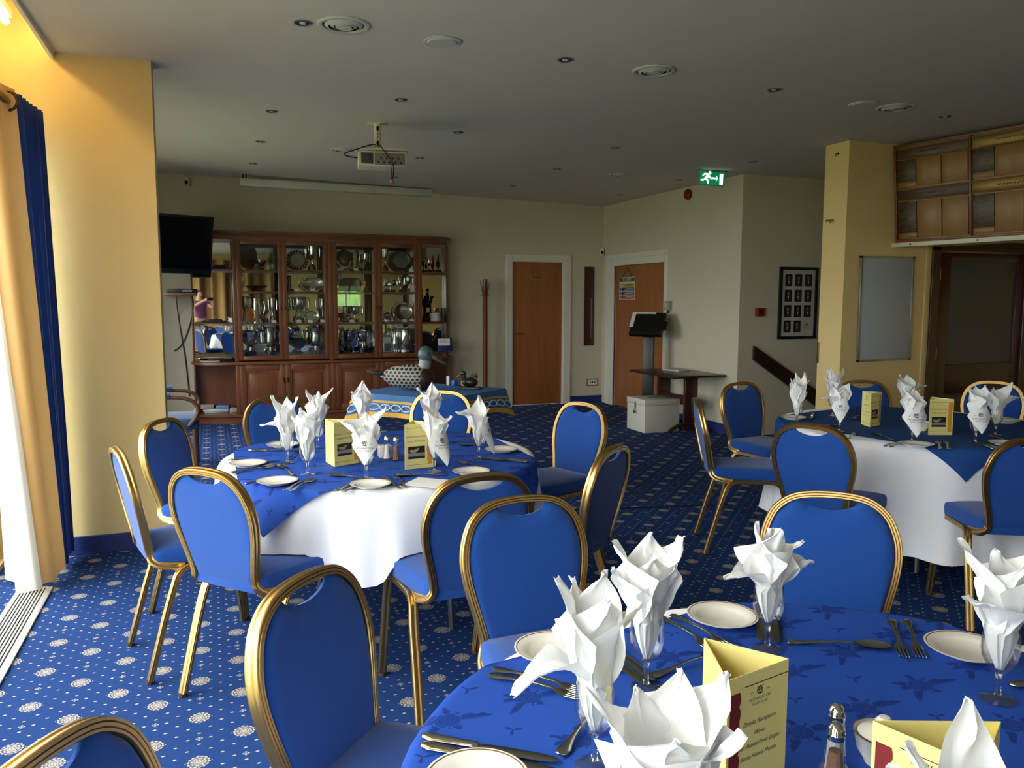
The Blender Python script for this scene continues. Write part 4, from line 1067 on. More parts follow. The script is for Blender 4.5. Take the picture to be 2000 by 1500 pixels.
        if kind == 'bird':
            b.ell((0, 0, o+q*.36), R*.55, .02, q*.26); b.tube(catmull([(0, 0, o+q*.5), (R*.1, 0, o+q*.72), (R*.15, 0, o+q*.88), (R*.2, 0, o+q)], 4), [.014]*4+[.009]*5+[.006]*4, 8); b.tube([(0, 0, o), (0, 0, o+q*.2)], .008, 6)
        elif kind == 'horse':
            b.ell((0, 0, o+q*.42), R*.55, .03, q*.12); b.tube(catmull([(R*.4, 0, o+q*.45), (R*.65, 0, o+q*.65), (R*.9, 0, o+q*.62)], 4), [.022]*3+[.018]*3+[.014]*3, 8)
            for dx in (-.4, -.3, .35, .45): b.tube([(R*dx, .01 if dx in (-.4, .35) else -.01, o+q*.38), (R*dx*1.15, 0, o)], .008, 6)
            b.ell((-R*.05, 0, o+q*.66), .025, .022, q*.16); b.ell((0, 0, o+q*.88), .018, .018, q*.07)
        else:
            b.tube([(-R*.35, 0, o), (-R*.15, 0, o+q*.25), (0, 0, o+q*.48)], [.006, .008, .010], 8).tube([(R*.35, 0, o), (R*.18, 0, o+q*.25), (0, 0, o+q*.48)], [.006, .008, .010], 8)
            b.ell((R*.05, 0, o+q*.62), R*.36, .014, q*.18).ell((R*.12, 0, o+q*.88), .012, .012, q*.07)
            b.tube([(R*.2, 0, o+q*.72), (-R*.3, -.012, o+q*.82), (-R*.7, -.01, o+q*.95)], .005, 6)
        b.build('figure', mat, r, smooth=60)
    elif kind in ('decanter', 'vase', 'tumbler'):
        r = empty({'decanter': 'glass_decanter', 'vase': 'glass_vase', 'tumbler': 'glass_tumbler'}[kind], (x, y, z), 0, label, 'glassware', 'glass pieces in the cabinet')
        pr = {'decanter': [(0, 0), (R*.9, 0), (R*.95, h*.05), (R*.8, h*.5), (R*.4, h*.62), (R*.3, h*.74), (R*.45, h*.78)], 'vase': [(0, 0), (R*.6, 0), (R*.2, h*.1), (R*.25, h*.3), (R*.7, h*.5), (R*.95, h)], 'tumbler': [(0, 0), (R*.75, 0), (R*.78, h*.1), (R*.95, h)]}[kind]
        MB().lathe(pr, 16, cap=False).lathe([(a*.9, b_+.004) for a, b_ in pr], 16, cap=False).build('glass_body', thin_glass('crystal', (.72, .76, .74, 1), 1.0), r)
        if kind == 'decanter': MB().ell((0, 0, h*.9), R*.4, R*.4, h*.1).build('stopper', thin_glass('crystal', (.8, .83, .82, 1), 1.0), r)
    elif kind == 'lattice_pot':
        r = empty('lattice_pot', (x, y, z), 0, label, 'pot')
        MB().lathe([(0, 0), (R*.9, 0), (R, h*.04), (R, h*.96), (R*.94, h), (R*.88, h*.96), (R*.88, h*.1), (0, h*.1)], 24, cap=False).build('pot_body', M_CARDW, r)
        b = MB()
        for i in range(14):
            for s in (1, -1):
                b.tube([(R*1.005*math.cos(2*PI*(i+s*t)/14), R*1.005*math.sin(2*PI*(i+s*t)/14), h*(.06+.22*t)) for t in (0, 1, 2, 3, 4)], .0018, 4)
        b.build('lattice_relief', pm('lattice_grey', (120, 116, 106), .8), r)  # grey diamond lattice raised on the white pot
    elif kind == 'photo_frame':
        r = empty('photo_frame', (x, y, z), 0, label, 'frame', 'framed pictures in the cabinet'); m = RX(math.radians(-9))
        MB().box(-R, -.004, 0, R, .004, h, .002, m).build('frame', M_TROPHY, r); MB().box(-R*.8, -.006, h*.12, R*.8, -.004, h*.88, 0, m).build('picture', pm('blue_photo', (40, 58, 100), .4, var=.5, scale=30) if 'blue' in label else M_CARDW, r)
    elif kind == 'box':
        r = empty('presentation_box', (x, y, z), .1, label, 'box')
        MB().box(-R, -.05, 0, R, .05, h*.9, .004).build('box_body', pm('navy_leather', (14, 16, 40), .5), r)
        MB().tube([(R*.3+R*.7*math.cos(t*PI/2/8+PI/2)*-1, -.056, h*.55+h*.4*math.sin(t*PI/2/8)) for t in range(9)], .004, 6).build('gilt_arc', M_GILT, r)
    elif kind == 'certificate':
        r = empty('certificate_stand', (x, y-.05, z), -.1, label, 'frame'); m = RX(math.radians(-10))
        MB().box(-R, -.004, 0, R, .004, h, .002, m).build('backing', pm('navy_card', (16, 22, 84), .5), r)
        p = MB().box(-R*.9, -.006, h*.45, R*.7, -.004, h*.97, 0, m).build('white_card', M_CARDW, r)
        t = MB(); textmesh(t, 'LGU', .05, lambda u, v: m @ Vector((u-R*.1, -.0075, h*.78+v))); t.build('lettering', M_INK, p, smooth=0)
TROPHIES = [
 ('oval_dark',0.440,0.212,1.800,0.322,'dark scalloped oval dish leaning at the top left'),
 ('bowl',0.581,0.128,1.800,0.111,'small silver bowl in front of the dark dish'),
 ('decanter',0.719,0.094,1.800,0.282,'tall cut-glass decanter behind the first glass door'),
 ('deco_plate',1.011,0.257,1.800,0.247,'round plate with radiating dark rim segments'),
 ('cup',1.183,0.169,1.800,0.293,'silver two-handled cup beside the radiating plate'),
 ('shield',1.575,0.236,1.800,0.278,'dark wooden shield with small silver roundels'),
 ('figure',1.712,0.088,1.800,0.263,'dark bronze golfer figure beside the shield'),
 ('cup',1.824,0.101,1.800,0.222,'small silver cup at the right of the third top shelf'),
 ('goblet',2.064,0.096,1.800,0.278,'tall silver goblet left of the patterned plate'),
 ('pattern_plate',2.288,0.300,1.800,0.270,'large pewter plate with patterned centre'),
 ('vase',2.565,0.093,1.800,0.302,'tall clear glass vase on the open top right shelf'),
 ('cup',2.627,0.074,1.800,0.162,'small gilt cup on the open top right shelf'),
 ('bird',2.674,0.060,1.800,0.202,'dark bird figure with long neck, left one'),
 ('bird',2.752,0.094,1.800,0.223,'dark bird figure with long neck on gold-labelled base'),
 ('jug',0.352,0.080,1.545,0.219,'slim silver jug with loop handle, second shelf left'),
 ('bowl',0.520,0.243,1.545,0.065,'low wide silver dish on the second shelf'),
 ('figure',0.911,0.059,1.545,0.202,'small golfer figure on dark base, second shelf'),
 ('oval_tray',1.181,0.315,1.545,0.181,'oval silver tray standing on the second shelf'),
 ('goblet',1.481,0.074,1.545,0.209,'slim silver goblet beside the rounded tray'),
 ('square_tray',1.650,0.251,1.545,0.174,'rounded rectangular silver tray, second shelf'),
 ('gold_figure',1.807,0.127,1.545,0.163,'small gilt figure on the second shelf'),
 ('goblet',2.059,0.058,1.545,0.160,'thin silver goblet, second shelf of the fourth door'),
 ('goblet',2.133,0.091,1.545,0.129,'squat silver goblet, second shelf of the fourth door'),
 ('cup',2.247,0.098,1.545,0.155,'silver cup left of the big round-bowled cup'),
 ('cup',2.349,0.118,1.545,0.195,'big round-bowled silver cup, second shelf right'),
 ('cup',0.386,0.132,1.170,0.319,'silver cup with handles at the left of the third shelf'),
 ('tankard',0.521,0.162,1.170,0.289,'large engraved silver tankard, third shelf'),
 ('medal',0.431,0.127,1.170,0.186,'round copper-coloured medal before the tankard'),
 ('goblet',0.624,0.094,1.170,0.204,'silver goblet right of the tankard'),
 ('cup',0.696,0.094,1.170,0.295,'tall silver cup behind the label, third shelf'),
 ('cup',1.006,0.240,1.170,0.309,'wide silver cup with scrolled handles, third shelf'),
 ('salver',1.075,0.193,1.170,0.185,'round silver plate leaning, left of two overlapping'),
 ('salver',1.156,0.213,1.170,0.148,'round silver plate leaning, right of two overlapping'),
 ('goblet',1.281,0.104,1.170,0.285,'tall curved silver vase at the right of the third shelf'),
 ('bowl',1.553,0.138,1.170,0.109,'small silver bowl with a white card, third shelf'),
 ('cup',1.674,0.189,1.170,0.197,'dull silver two-handled cup, third shelf third door'),
 ('pot',2.086,0.136,1.170,0.139,'round silver pot at the left behind the fourth door'),
 ('salver',2.310,0.283,1.170,0.248,'large plain round salver behind the fourth door'),
 ('horse',2.607,0.161,1.170,0.443,'dark bronze rider statuette on the open right shelf'),
 ('lattice_pot',2.699,0.149,1.170,0.112,'white pot with diamond lattice pattern'),
 ('tumbler',2.835,0.137,1.170,0.170,'etched glass tumbler beside the lattice pot'),
 ('bowl',0.432,0.237,0.790,0.276,'wide silver rose bowl on the bottom shelf'),
 ('urn',0.661,0.229,0.790,0.322,'large bright silver urn on the bottom shelf left'),
 ('bowl',0.987,0.205,0.790,0.170,'shallow dark silver bowl on the bottom shelf'),
 ('urn',1.194,0.251,0.790,0.316,'largest silver urn with lion-mask handles, bottom shelf'),
 ('goblet',1.500,0.081,0.790,0.181,'small silver goblet bottom shelf third door, left'),
 ('cup',1.605,0.164,0.790,0.262,'silver cup on dark base, bottom shelf third door'),
 ('cup',1.764,0.255,0.790,0.273,'wide dark-bowled silver cup with swept handles'),
 ('photo_frame',2.074,0.111,0.790,0.121,'small blue photograph in a silver frame'),
 ('photo_frame',2.085,0.117,0.790,0.211,'white certificate card behind the photograph'),
 ('jug',2.184,0.118,0.790,0.294,'silver jug left of the big tankard'),
 ('tankard',2.329,0.251,0.790,0.299,'big silver tankard with looping handle, bottom shelf right'),
 ('box',2.616,0.189,0.790,0.224,'dark navy presentation box on the open right shelf'),
 ('certificate',2.792,0.191,0.790,0.169,'white card above a blue panel with LGU lettering')
]
_last = {}
for i, (k, x, w, z, h, lab) in enumerate(TROPHIES):
    if k in ('salver', 'deco_plate', 'pattern_plate', 'oval_tray', 'square_tray', 'oval_dark', 'shield'): y = 10.17 if 'left of two' not in lab else 10.19
    elif k in ('medal', 'certificate', 'lattice_pot'): y = 9.99
    else: y = (10.03, 10.11, 10.06)[i % 3] if w < .2 else 10.06
    if x > 2.5 and k not in ('certificate',): y = max(y, 10.08)
    trophy(k, x, w, z+.001, h, lab, y)
# little white name cards standing on the shelves
for x, z, w in [(.70, 1.17, 'third shelf, first door'), (.97, 1.545, 'second shelf, before the golfer'), (1.16, 1.545, 'second shelf, before the oval tray'), (.99, 1.17, 'third shelf, before the scroll-handled cup'), (1.27, 1.17, 'third shelf, right end of second door'),
     (1.12, 1.17, 'third shelf, before the overlapping plates'), (1.50, 1.8, 'top shelf, before the shield'), (1.68, 1.8, 'top shelf, right of the shield'), (1.62, 1.17, 'third shelf, third door'), (2.28, 1.17, 'third shelf, before the large salver'), (2.38, 1.545, 'second shelf, right end of fourth door')]:
    o = MB().box(-.028, -.001, 0, .028, .001, .034, 0, RX(math.radians(-20))).build('name_card', M_CARDW, None, (x, 9.965, z+.001), smooth=0)
    tag(o, 'small white name card in the cabinet, '+w, 'card', 'name cards on the cabinet shelves')

# things on the open left-hand shelves
def stack(name, label, cat, loc, parts, rz=0):
    r = empty(name, loc, rz, label, cat); z = 0
    for nm, w, d, h, c, a in parts:
        MB().box(-w/2, -d/2, z, w/2, d/2, z+h, .002, RZ(a)).build(nm, pm('p_%d_%d_%d' % c, c, .6), r, smooth=30); z += h+.0005
    return r
stack('black_tray', 'dark dish and tray on the open top left shelf', 'tray', (.10, 10.12, 1.796), [('tray', .26, .14, .02, (24, 20, 20), 0), ('dish', .13, .11, .03, (44, 30, 22), .2)])
stack('folded_cloth', 'folded dark cloths on the open left shelf below the mirror reflection', 'cloth', (.04, 10.08, 1.166), [('fold', .34, .2, .012, (110, 84, 60), 0), ('fold', .26, .16, .014, (30, 24, 26), .15), ('fold', .16, .12, .012, (60, 40, 36), -.2)])
for i, (lab, c, x, w, h, a) in enumerate([('flat black media player on the cabinet counter', (24, 24, 26), .10, .3, .035, 0), ('white papers on the cabinet counter', (200, 198, 190), -.03, .2, .012, .2), ('small grey device with cable on the cabinet counter', (70, 72, 74), .18, .1, .03, -.1)]):
    o = MB().box(-w/2, -.08, 0, w/2, .08, h, .004).build(['media_player', 'paper_stack', 'grey_device'][i], pm('ctr_%d' % i, c, .5), None, (x, 10.1-.05*i-.02*(i == 2), .723+(.0355 if i == 2 else 0)), (0, 0, a)); tag(o, lab, ['player', 'paper', 'device'][i])
for i, (lab, c, x, z, w, h, a) in enumerate([('teal and white folder lying in the open left cupboard', (150, 190, 186), .02, .116, .26, .02, .05), ('white ring binder lying in the open left cupboard', (214, 214, 206), .02, .137, .28, .028, -.03),
        ('magazine standing at the left of the open cupboard', (170, 150, 150), -.08, .166, .14, .05, .1), ('colourful boxed item on the binders in the open cupboard', (90, 130, 190), .10, .166, .14, .035, -.15), ('crumpled clear bag at the right of the open cupboard', (180, 180, 176), .20, .116, .07, .05, .3)]):
    o = MB().box(-w/2, -.07, 0, w/2, .07, h, .003).build(['folder', 'ring_binder', 'magazine', 'boxed_item', 'plastic_bag'][i], pm('cup_%d' % i, c, .5, var=.4 if i > 1 else .1, scale=30), None, (x, 10.11-.01*i, z), (0, 0, a)); tag(o, lab, ['folder', 'binder', 'magazine', 'box', 'bag'][i])

# ---------------------------------------------------------------- square table with ducks
M_TBLUE = pm('club_blue_cloth', (62, 112, 168), .8, var=.06, bmp=.08, bscale=500)
M_FRINGE = pm('gold_fringe', (214, 164, 56), .7, var=.25, scale=160)
M_CHAIN = pm('white_braid', (206, 214, 222), .7)
def duck_table():
    cx, cy, z, s, rz = 1.655, 6.305, .72, .435, math.radians(39)
    t = empty('pedestal_table', (cx, cy, 0), rz, 'square pedestal table under the blue fringed cloth', 'table')
    MB().box(-s+.01, -s+.01, z-.03, s-.01, s-.01, z-.004, .004).build('tabletop', M_MAHOG, t)
    MB().lathe([(0, 0), (.22, 0), (.22, .02), (.06, .05), (.035, .10), (.035, .62), (.10, .69), (0, .69)], 20).build('pedestal', M_MAHOG, t)
    r = empty('table_cloth', (cx, cy, 0), rz, 'blue cloth with white chain border and gold fringe under the ducks', 'tablecloth')
    drop = .155; n = 12
    b = MB(); per = []
    for k in range(4):
        for i in range(n):
            u = -1+2*i/n; p = {0: (u, -1), 1: (1, u), 2: (-u, 1), 3: (-1, -u)}[k]; per.append(p)
    N = len(per)
    def ring(d, extra=0):
        out = []
        for i, (u, v) in enumerate(per):
            c = abs(u)*abs(v); fl = .02+.03*c+.012*math.sin(i*1.3); q = d/drop
            out.append((u*(s+.004+fl*q+extra), v*(s+.004+fl*q+extra), z-d*(1+.42*(max(0, c-.35)/.65)**2)))
        return out
    R0 = [(u*s, v*s, z) for u, v in per]
    levels = [R0]+[ring(drop*k/6) for k in range(0, 7)]
    vs = [p for L in levels for p in L]; fs = [tuple(range(N))]
    for k in range(len(levels)-1): fs += [(k*N+i, (k+1)*N+i, (k+1)*N+(i+1) % N, k*N+(i+1) % N) for i in range(N)]
    b.add(vs, [tuple(reversed(f)) for f in fs]).build('cloth_body', M_TBLUE, r, smooth=60)
    def band(d0, d1, name, mat):
        a, c = ring(d0, .003), ring(d1, .003); v2 = a+c
        MB().add(v2, [(i, (i+1) % N, N+(i+1) % N, N+i) for i in range(N)]).build(name, mat, r, smooth=60)
    band(.045, .062, 'gold_braid', M_FRINGE); band(.132, .168, 'gold_fringe', M_FRINGE)
    ch = MB(); m = 36*4
    for k in range(4):
        for ph in (0, 1):
            pts = []
            for i in range(0, 41):
                u = -1+2*i/40; w = .5+.38*max(-1, min(1, 1.5*math.sin(i/40*PI*9+ph*PI)))
                d = .068+.056*w; p = {0: (u, -1), 1: (1, u), 2: (-u, 1), 3: (-1, -u)}[k]; c = abs(p[0])*abs(p[1]); q = d/drop; fl = .02+.03*c
                pts.append((p[0]*(s+.009+fl*q), p[1]*(s+.009+fl*q), z-d*(1+.42*(max(0, c-.35)/.65)**2)))
            ch.tube(pts, .0055, 5)
    ch.build('chain_border', M_CHAIN, r)
    return z
ZD = duck_table()
def feather():
    m, nt, b = newmat('carved_feathers'); co = coords(nt)
    sep = nt.nodes.new('ShaderNodeSeparateXYZ'); nt.links.new(co, sep.inputs[0]); x, z = X(nt, sep.outputs[0]), X(nt, sep.outputs[2])
    row = (z/.022); par = (row.op('FLOOR')*.5).op('FRACT'); u = (x/.034+par).op('FRACT')-.5; v = row.op('FRACT')
    e = (u*u*3.2+v*.9).op('SQRT')
    dark = (u*u*4.6 + (v-.5)*(v-.5)*3.4).lt(.55)
    nt.links.new(mixc(nt, dark, lin((176, 172, 162)), lin((40, 38, 38))), b.inputs['Base Color']); b.inputs['Roughness'].default_value = .55
    bump(nt, b, e, .4, .004); return m
def duck():
    r = empty('wooden_duck', (1.49, 6.36, ZD+.002), D(-20), 'large carved wooden duck with feather pattern, on the blue cloth', 'decoy duck')
    ax = [(-.20, .0), (-.17, .05), (-.10, .085), (0, .10), (.10, .09), (.16, .075)]
    b = MB()
    def body(u, v):
        x = -.235+.40*v; t = v; a = u*2*PI
        w = .098*math.sin(min(1, t*1.25)*PI/2)**.8*(1 if t < .75 else math.cos((t-.75)/.25*PI/2)**.5)+.001
        top = .155+.02*math.sin(t*PI) - .03*(1-t)**2; bot = .0+.07*(1-t)**3
        zc, hz = (top+bot)/2, (top-bot)/2*(1 if t < .8 else math.cos((t-.8)/.2*PI/2)**.45)*(min(1, t*5)**.6)
        return (x, w*math.cos(a), zc+max(.001, hz)*math.sin(a)*(1 if math.sin(a) > 0 else 1))
    b.grid(body, 28, 22, True); b.build('body', feather(), r, smooth=70)
    br = MB(); br.ell((.105, 0, .080), .085, .097, .078, 22, 14); br.build('breast', pm('carved_breast', (58, 30, 26), .5, var=.3, scale=50), r)
    MB().tube(catmull([(.10, 0, .13), (.115, 0, .165), (.12, 0, .20)], 4), [.06, .055, .05, .048, .047, .046, .046, .046, .046], 16).build('neck_ring', pm('grey_white_paint', (150, 154, 156), .5, var=.3, scale=60), r)
    hd = MB().ell((.125, 0, .235), .062, .05, .058, 20, 14); h = hd.build('head', pm('slate_green_paint', (74, 92, 100), .4, var=.25, scale=20), r, smooth=60)
    bl = MB(); pts = [(.165, 0, .232), (.20, 0, .212), (.24, 0, .19), (.275, 0, .178)]
    vs = []; n = 12
    for i, p in enumerate(pts):
        w, hh = [(.030, .028), (.032, .020), (.036, .015), (.024, .008)][i]
        vs += [(p[0], w*math.cos(2*PI*k/n), p[2]+hh*math.sin(2*PI*k/n)) for k in range(n)]
    bl.add(vs, [(i*n+k, i*n+(k+1) % n, (i+1)*n+(k+1) % n, (i+1)*n+k) for i in range(3) for k in range(n)]+[tuple(3*n+k for k in range(n))]).build('bill', pm('grey_bill', (92, 84, 78), .4), h, smooth=60)
    MB().ell((.148, -.046, .245), .008, .005, .008, 10, 8).build('eye', M_BLACK, h)
    MB().ell((-.255, 0, .115), .075, .05, .016, 16, 8, RY(.12)).build('tail', pm('tail_brown', (70, 62, 54), .5), r); r.scale = (1.06, 1.2, 1.22)
    s = empty('small_duck', (1.98, 6.30, ZD+.002), D(150), 'small dark duck figurine on a wooden base on the blue cloth', 'decoy duck')
    MB().box(-.09, -.05, 0, .09, .05, .014, .003).build('base', M_MAHOG, s)
    MB().ell((0, 0, .052), .068, .042, .04, 18, 12).build('body', pm('black_duck', (34, 32, 32), .35), s)
    hh = MB().tube(catmull([(.04, 0, .07), (.05, 0, .095), (.052, 0, .115)], 3), .018, 10).ell((.056, 0, .124), .024, .02, .022, 14, 10).build('head', pm('black_duck', (34, 32, 32), .35), s, smooth=60)
    MB().ell((.09, 0, .108), .03, .012, .007, 12, 8, RY(.7)).build('bill', pm('pink_bill', (170, 112, 92), .4), hh)
    b = MB()
    for i in range(7): a = i*.9; b.ell((-.035+.02*math.cos(a), .012*math.sin(a), .095+.006*i % .02), .014, .006, .016, 8, 6, RY(a))
    b.build('tail_feathers', pm('greenish_feathers', (66, 66, 52), .5), s)
duck()
for i, (x, y, w, h, c, lab, nm) in enumerate([(1.93, 6.56, .05, .045, (40, 92, 170), 'small blue box behind the ducks on the blue cloth', 'small_box'), (1.995, 6.53, .03, .04, (190, 170, 130), 'small cream box behind the ducks on the blue cloth', 'small_box'), (1.88, 6.60, .012, .08, (190, 192, 190), 'upright silver clip behind the ducks on the blue cloth', 'silver_clip')]):
    tag(MB().box(-w/2, -.02, 0, w/2, .02, h, .003).build(nm, pm('tb_%d' % i, c, .5), None, (x, y, ZD+.002), (0, 0, .3)), lab, 'box' if i < 2 else 'clip')
# ---------------------------------------------------------------- ceiling fittings
M_VENT = pm('vent_grey_white', (196, 194, 186), .5, var=.03)
M_LAMPM = pm('downlight_metal', (150, 148, 140), .35, .9)
M_DARK = pm('dark_recess', (26, 26, 26), .8)
def ceil_root(name, x, y, label, cat, group): return empty(name, (x, y, ceil_z(x, y)-.001), 0, label, cat, group)
def downlight(x, y, w):
    r = ceil_root('ceiling_downlight', x, y, 'small recessed ceiling downlight, '+w, 'downlight', 'recessed downlights in rows')
    MB().lathe([(.043, 0), (.043, -.004), (.036, -.006), (.030, -.002), (.030, 0)], 22, cap=False).build('trim_ring', M_LAMPM, r)
    MB().lathe([(.030, -.001), (.022, -.0015), (.0, -.0015)], 20, cap=False).build('recess', M_DARK, r)
    MB().lathe([(.017, -.002), (.014, -.007), (0, -.009)], 14, cap=False).build('bulb', pm('unlit_bulb', (190, 188, 180), .2), r)
for x, y, w in [(.454, 4.04, 'beside the leftmost ring vent'), (1.846, 4.135, 'near row, between two ring vents'), (3.31, 4.251, 'near row, right of the second ring vent'), (4.905, 4.415, 'near row, above the honours board'),
    (.459, 6.15, 'left row, left of the projector pole'), (1.227, 5.403, 'just in front of the projector pole'), (.458, 7.492, 'left row, third from the front'), (1.896, 6.319, 'right of the projector pole'), (3.332, 6.384, 'third row, second back'),
    (1.92, 7.678, 'right of the projector body'), (.462, 8.904, 'left row, farthest, above the screen'), (3.35, 7.685, 'third row, third back'), (4.819, 6.465, 'right row, in front of the exit sign'), (4.815, 7.736, 'right row, behind the exit sign'),
    (4.817, 9.088, 'right row, farthest'), (3.368, 9.027, 'third row, farthest'), (1.983, 9.112, 'above the right end of the screen')]: downlight(x, y, w)
def ringvent(x, y, w, R=.125):
    r = ceil_root('ring_vent', x, y, 'round ceiling air vent with concentric rings, '+w, 'air vent', 'round ring vents')
    MB().lathe([(R, 0), (R, -.004), (R*.93, -.010), (R*.80, -.006), (R*.78, .0)], 36, cap=False).build('outer_ring', M_VENT, r, smooth=50)
    for k, (a, b) in enumerate(((.72, .58), (.52, .38))):
        MB().lathe([(R*a, -.001), (R*a, -.004), (R*b, -.013), (R*b, -.009)], 32, cap=False).build('vent_ring', M_VENT, r, smooth=50)
    MB().lathe([(R*.32, -.004), (R*.30, -.013), (0, -.015)], 28, cap=False).build('centre_disc', M_VENT, r, smooth=50)
    MB().lathe([(R*.80, -.0005), (0, -.0005)], 30, cap=False).build('recess', M_DARK, r)
for x, y, w in [(.637, 4.001, 'leftmost and nearest'), (2.404, 4.152, 'second in the near row'), (4.376, 4.342, 'overlapping a flat disc at the right'), (4.095, 7.711, 'far right before the corner'), (1.187, 7.566, 'half hidden by the projector')]: ringvent(x, y, w)
for x, y, w in [(1.142, 4.077, 'between the ring vents at the top'), (4.102, 4.341, 'beside the right-hand ring vent')]:
    r = ceil_root('disc_diffuser', x, y, 'flat round ceiling disc with a small centre hole, '+w, 'diffuser', 'flat ceiling discs')
    MB().lathe([(.097, 0), (.097, -.005), (.086, -.008), (.080, -.005), (.074, -.011), (0, -.012)], 34, cap=False).build('disc', M_VENT, r, smooth=40); MB().lathe([(.005, -.0123), (0, -.0125)], 10, cap=False).build('centre_hole', M_DARK, r)

M_CREAMPL = pm('cream_plastic', (214, 208, 184), .45, var=.03)
def projector():
    x, y = 1.233, 6.239; z = ceil_z(x, y)
    mt = empty('projector_mount', (x, y, z), D(-8), 'white steel ceiling pole mount carrying the projector', 'mount')
    MB().box(-.075, -.05, -.008, .075, .05, -.001, .002).build('ceiling_plate', M_CREAMPL, mt)
    MB().tube([(0, 0, -.008), (0, 0, -.18)], .027, 16).build('pole', M_CREAMPL, mt)
    for dz in (-.045, -.155): MB().ell((0, -.026, dz), .011, .006, .02, 12, 8).build('cable_slot', M_BLACK, mt)
    for dz in (-.085, -.11): MB().lathe([(0, 0), (.007, 0), (.006, .005), (0, .006)], 10, T(0, -.026, dz) @ RX(PI/2)).build('screw', M_LAMPM, mt)
    p = empty('projector', (x, y, z-.34), D(-8), 'cream ceiling projector with dangling cables, rear panel towards the camera', 'projector')
    MB().box(-.15, -.12, 0, .21, .12, .115, .012).build('housing', M_CREAMPL, p)
    MB().box(-.13, -.14, .118, .22, .12, .132, .003).box(-.03, -.03, .132, .03, .03, .162).build('mount_bracket', M_CREAMPL, p)
    MB().add([(-.16, -.10, .115), (-.16, .10, .115), (-.16, 0, .19), (-.155, -.10, .115), (-.155, .10, .115), (-.155, 0, .19)], [(0, 1, 2), (3, 5, 4), (0, 3, 4, 1), (1, 4, 5, 2), (2, 5, 3, 0)]).build('side_ear', M_CREAMPL, p, smooth=0)
    MB().box(-.13, -.1225, .016, -.04, -.12, .098, .001).build('exhaust_grille', pm('grille_grey', (66, 64, 62), .6), p)
    pn = MB().box(-.03, -.1225, .012, .195, -.12, .098, .001).build('rear_panel', pm('panel_grey', (128, 122, 112), .5), p)
    for i in range(9):
        MB().box(-.01+i*.021, -.1245, .022+.03*(i % 2), .004+i*.021, -.1225, .036+.03*(i % 2)).build('socket', M_BLACK, pn, smooth=0)
    MB().tube(catmull([(-.02, -.05, .17), (-.06, -.14, .15), (-.17, -.15, .11), (-.24, -.14, .085), (-.25, -.14, .07), (-.215, -.13, .06), (-.155, -.10, .058)], 5), .0045, 6).build('power_cable', M_BLACK, p)
    MB().tube(catmull([(0, -.04, .16), (.01, -.13, .15), (.06, -.14, .08), (.105, -.14, .02), (.105, -.14, -.06), (.10, -.14, -.10)], 5), .004, 6).tube(catmull([(.10, -.14, .02), (.09, -.14, -.05), (.088, -.14, -.10)], 4), .003, 6).build('hanging_cable', M_BLACK, p)
    MB().tube([(.10, -.14, -.10), (.103, -.14, -.125)], .007, 8).build('red_plug', pm('plug_red', (196, 70, 50), .4), p); MB().tube([(.088, -.14, -.10), (.085, -.14, -.122)], .006, 8).build('white_plug', M_CREAMPL, p)
projector()
def screen():
    r = empty('projector_screen', (.36, 9.85, 2.775), 0, 'long cream roller projector screen case hung below the ceiling', 'screen', rot=(0, D(.45), 0))
    MB().box(0, -.04, -.045, 2.245, .04, .045, .012).build('screen_case', pm('screen_case_white', (196, 198, 184), .5), r)
    for x in (.03, 2.2): MB().box(x, -.012, .045, x+.012, .012, .095).box(x+.035, -.012, .045, x+.047, .012, .095).build('hanging_bracket', M_DARK, r)
    MB().tube([(1.13+.035*math.cos(t*PI/6), -.02, -.065+.018*math.sin(t*PI/6)) for t in range(13)], .004, 6).build('pull_ring', M_CREAMPL, r)
screen()
def television():
    r = empty('television', (-.33, 9.32, 2.03), D(0), 'black wall television tilted forward at the left of the cabinet', 'television', rot=(D(11), 0, D(24)))
    MB().box(-.40, -.03, -.31, .40, .03, .31, .01).build('bezel', M_BLACK, r)
    MB().box(-.375, -.033, -.255, .375, -.029, .285).build('screen_panel', pm('screen_glass', (6, 6, 7), .12), r)
    MB().box(-.06, .03, -.06, .06, .5, .06).build('wall_bracket', M_DARK, r)
    s = empty('wall_shelf', (-.31, 10.0, 1.49), 0, 'small reddish wooden shelf under the television', 'shelf')
    MB().box(-.17, -.13, 0, .16, .27, .03, .003).build('shelf_board', wood('shelf_red', (112, 62, 40), (140, 84, 58), 'X'), s)
    d = empty('set_top_box', (-.29, 9.99, 1.521), 0, 'black set-top box on the small shelf under the television', 'box')
    MB().box(-.16, -.10, 0, .15, .10, .045, .004).build('case', M_BLACK, d); MB().box(.0, -.103, .012, .1, -.10, .032).build('display', pm('lcd_grey', (130, 150, 150), .3), d)
    for i, P in enumerate([[(-.36, 9.9, 1.50), (-.36, 10.24, 1.30), (-.33, 10.262, 1.0), (-.30, 10.262, .75), (-.28, 10.262, .45), (-.27, 10.262, .30)], [(-.20, 9.9, 1.53), (-.19, 10.22, 1.35), (-.25, 10.262, 1.1), (-.33, 10.262, .92), (-.42, 10.262, .84)]]):
        tag(MB().tube(catmull(P, 5), .006, 6).build('cable', M_BLACK), ['long thin black cable trailing down the wall below the television', 'short black cable crossing the other under the television'][i], 'cable')
television()

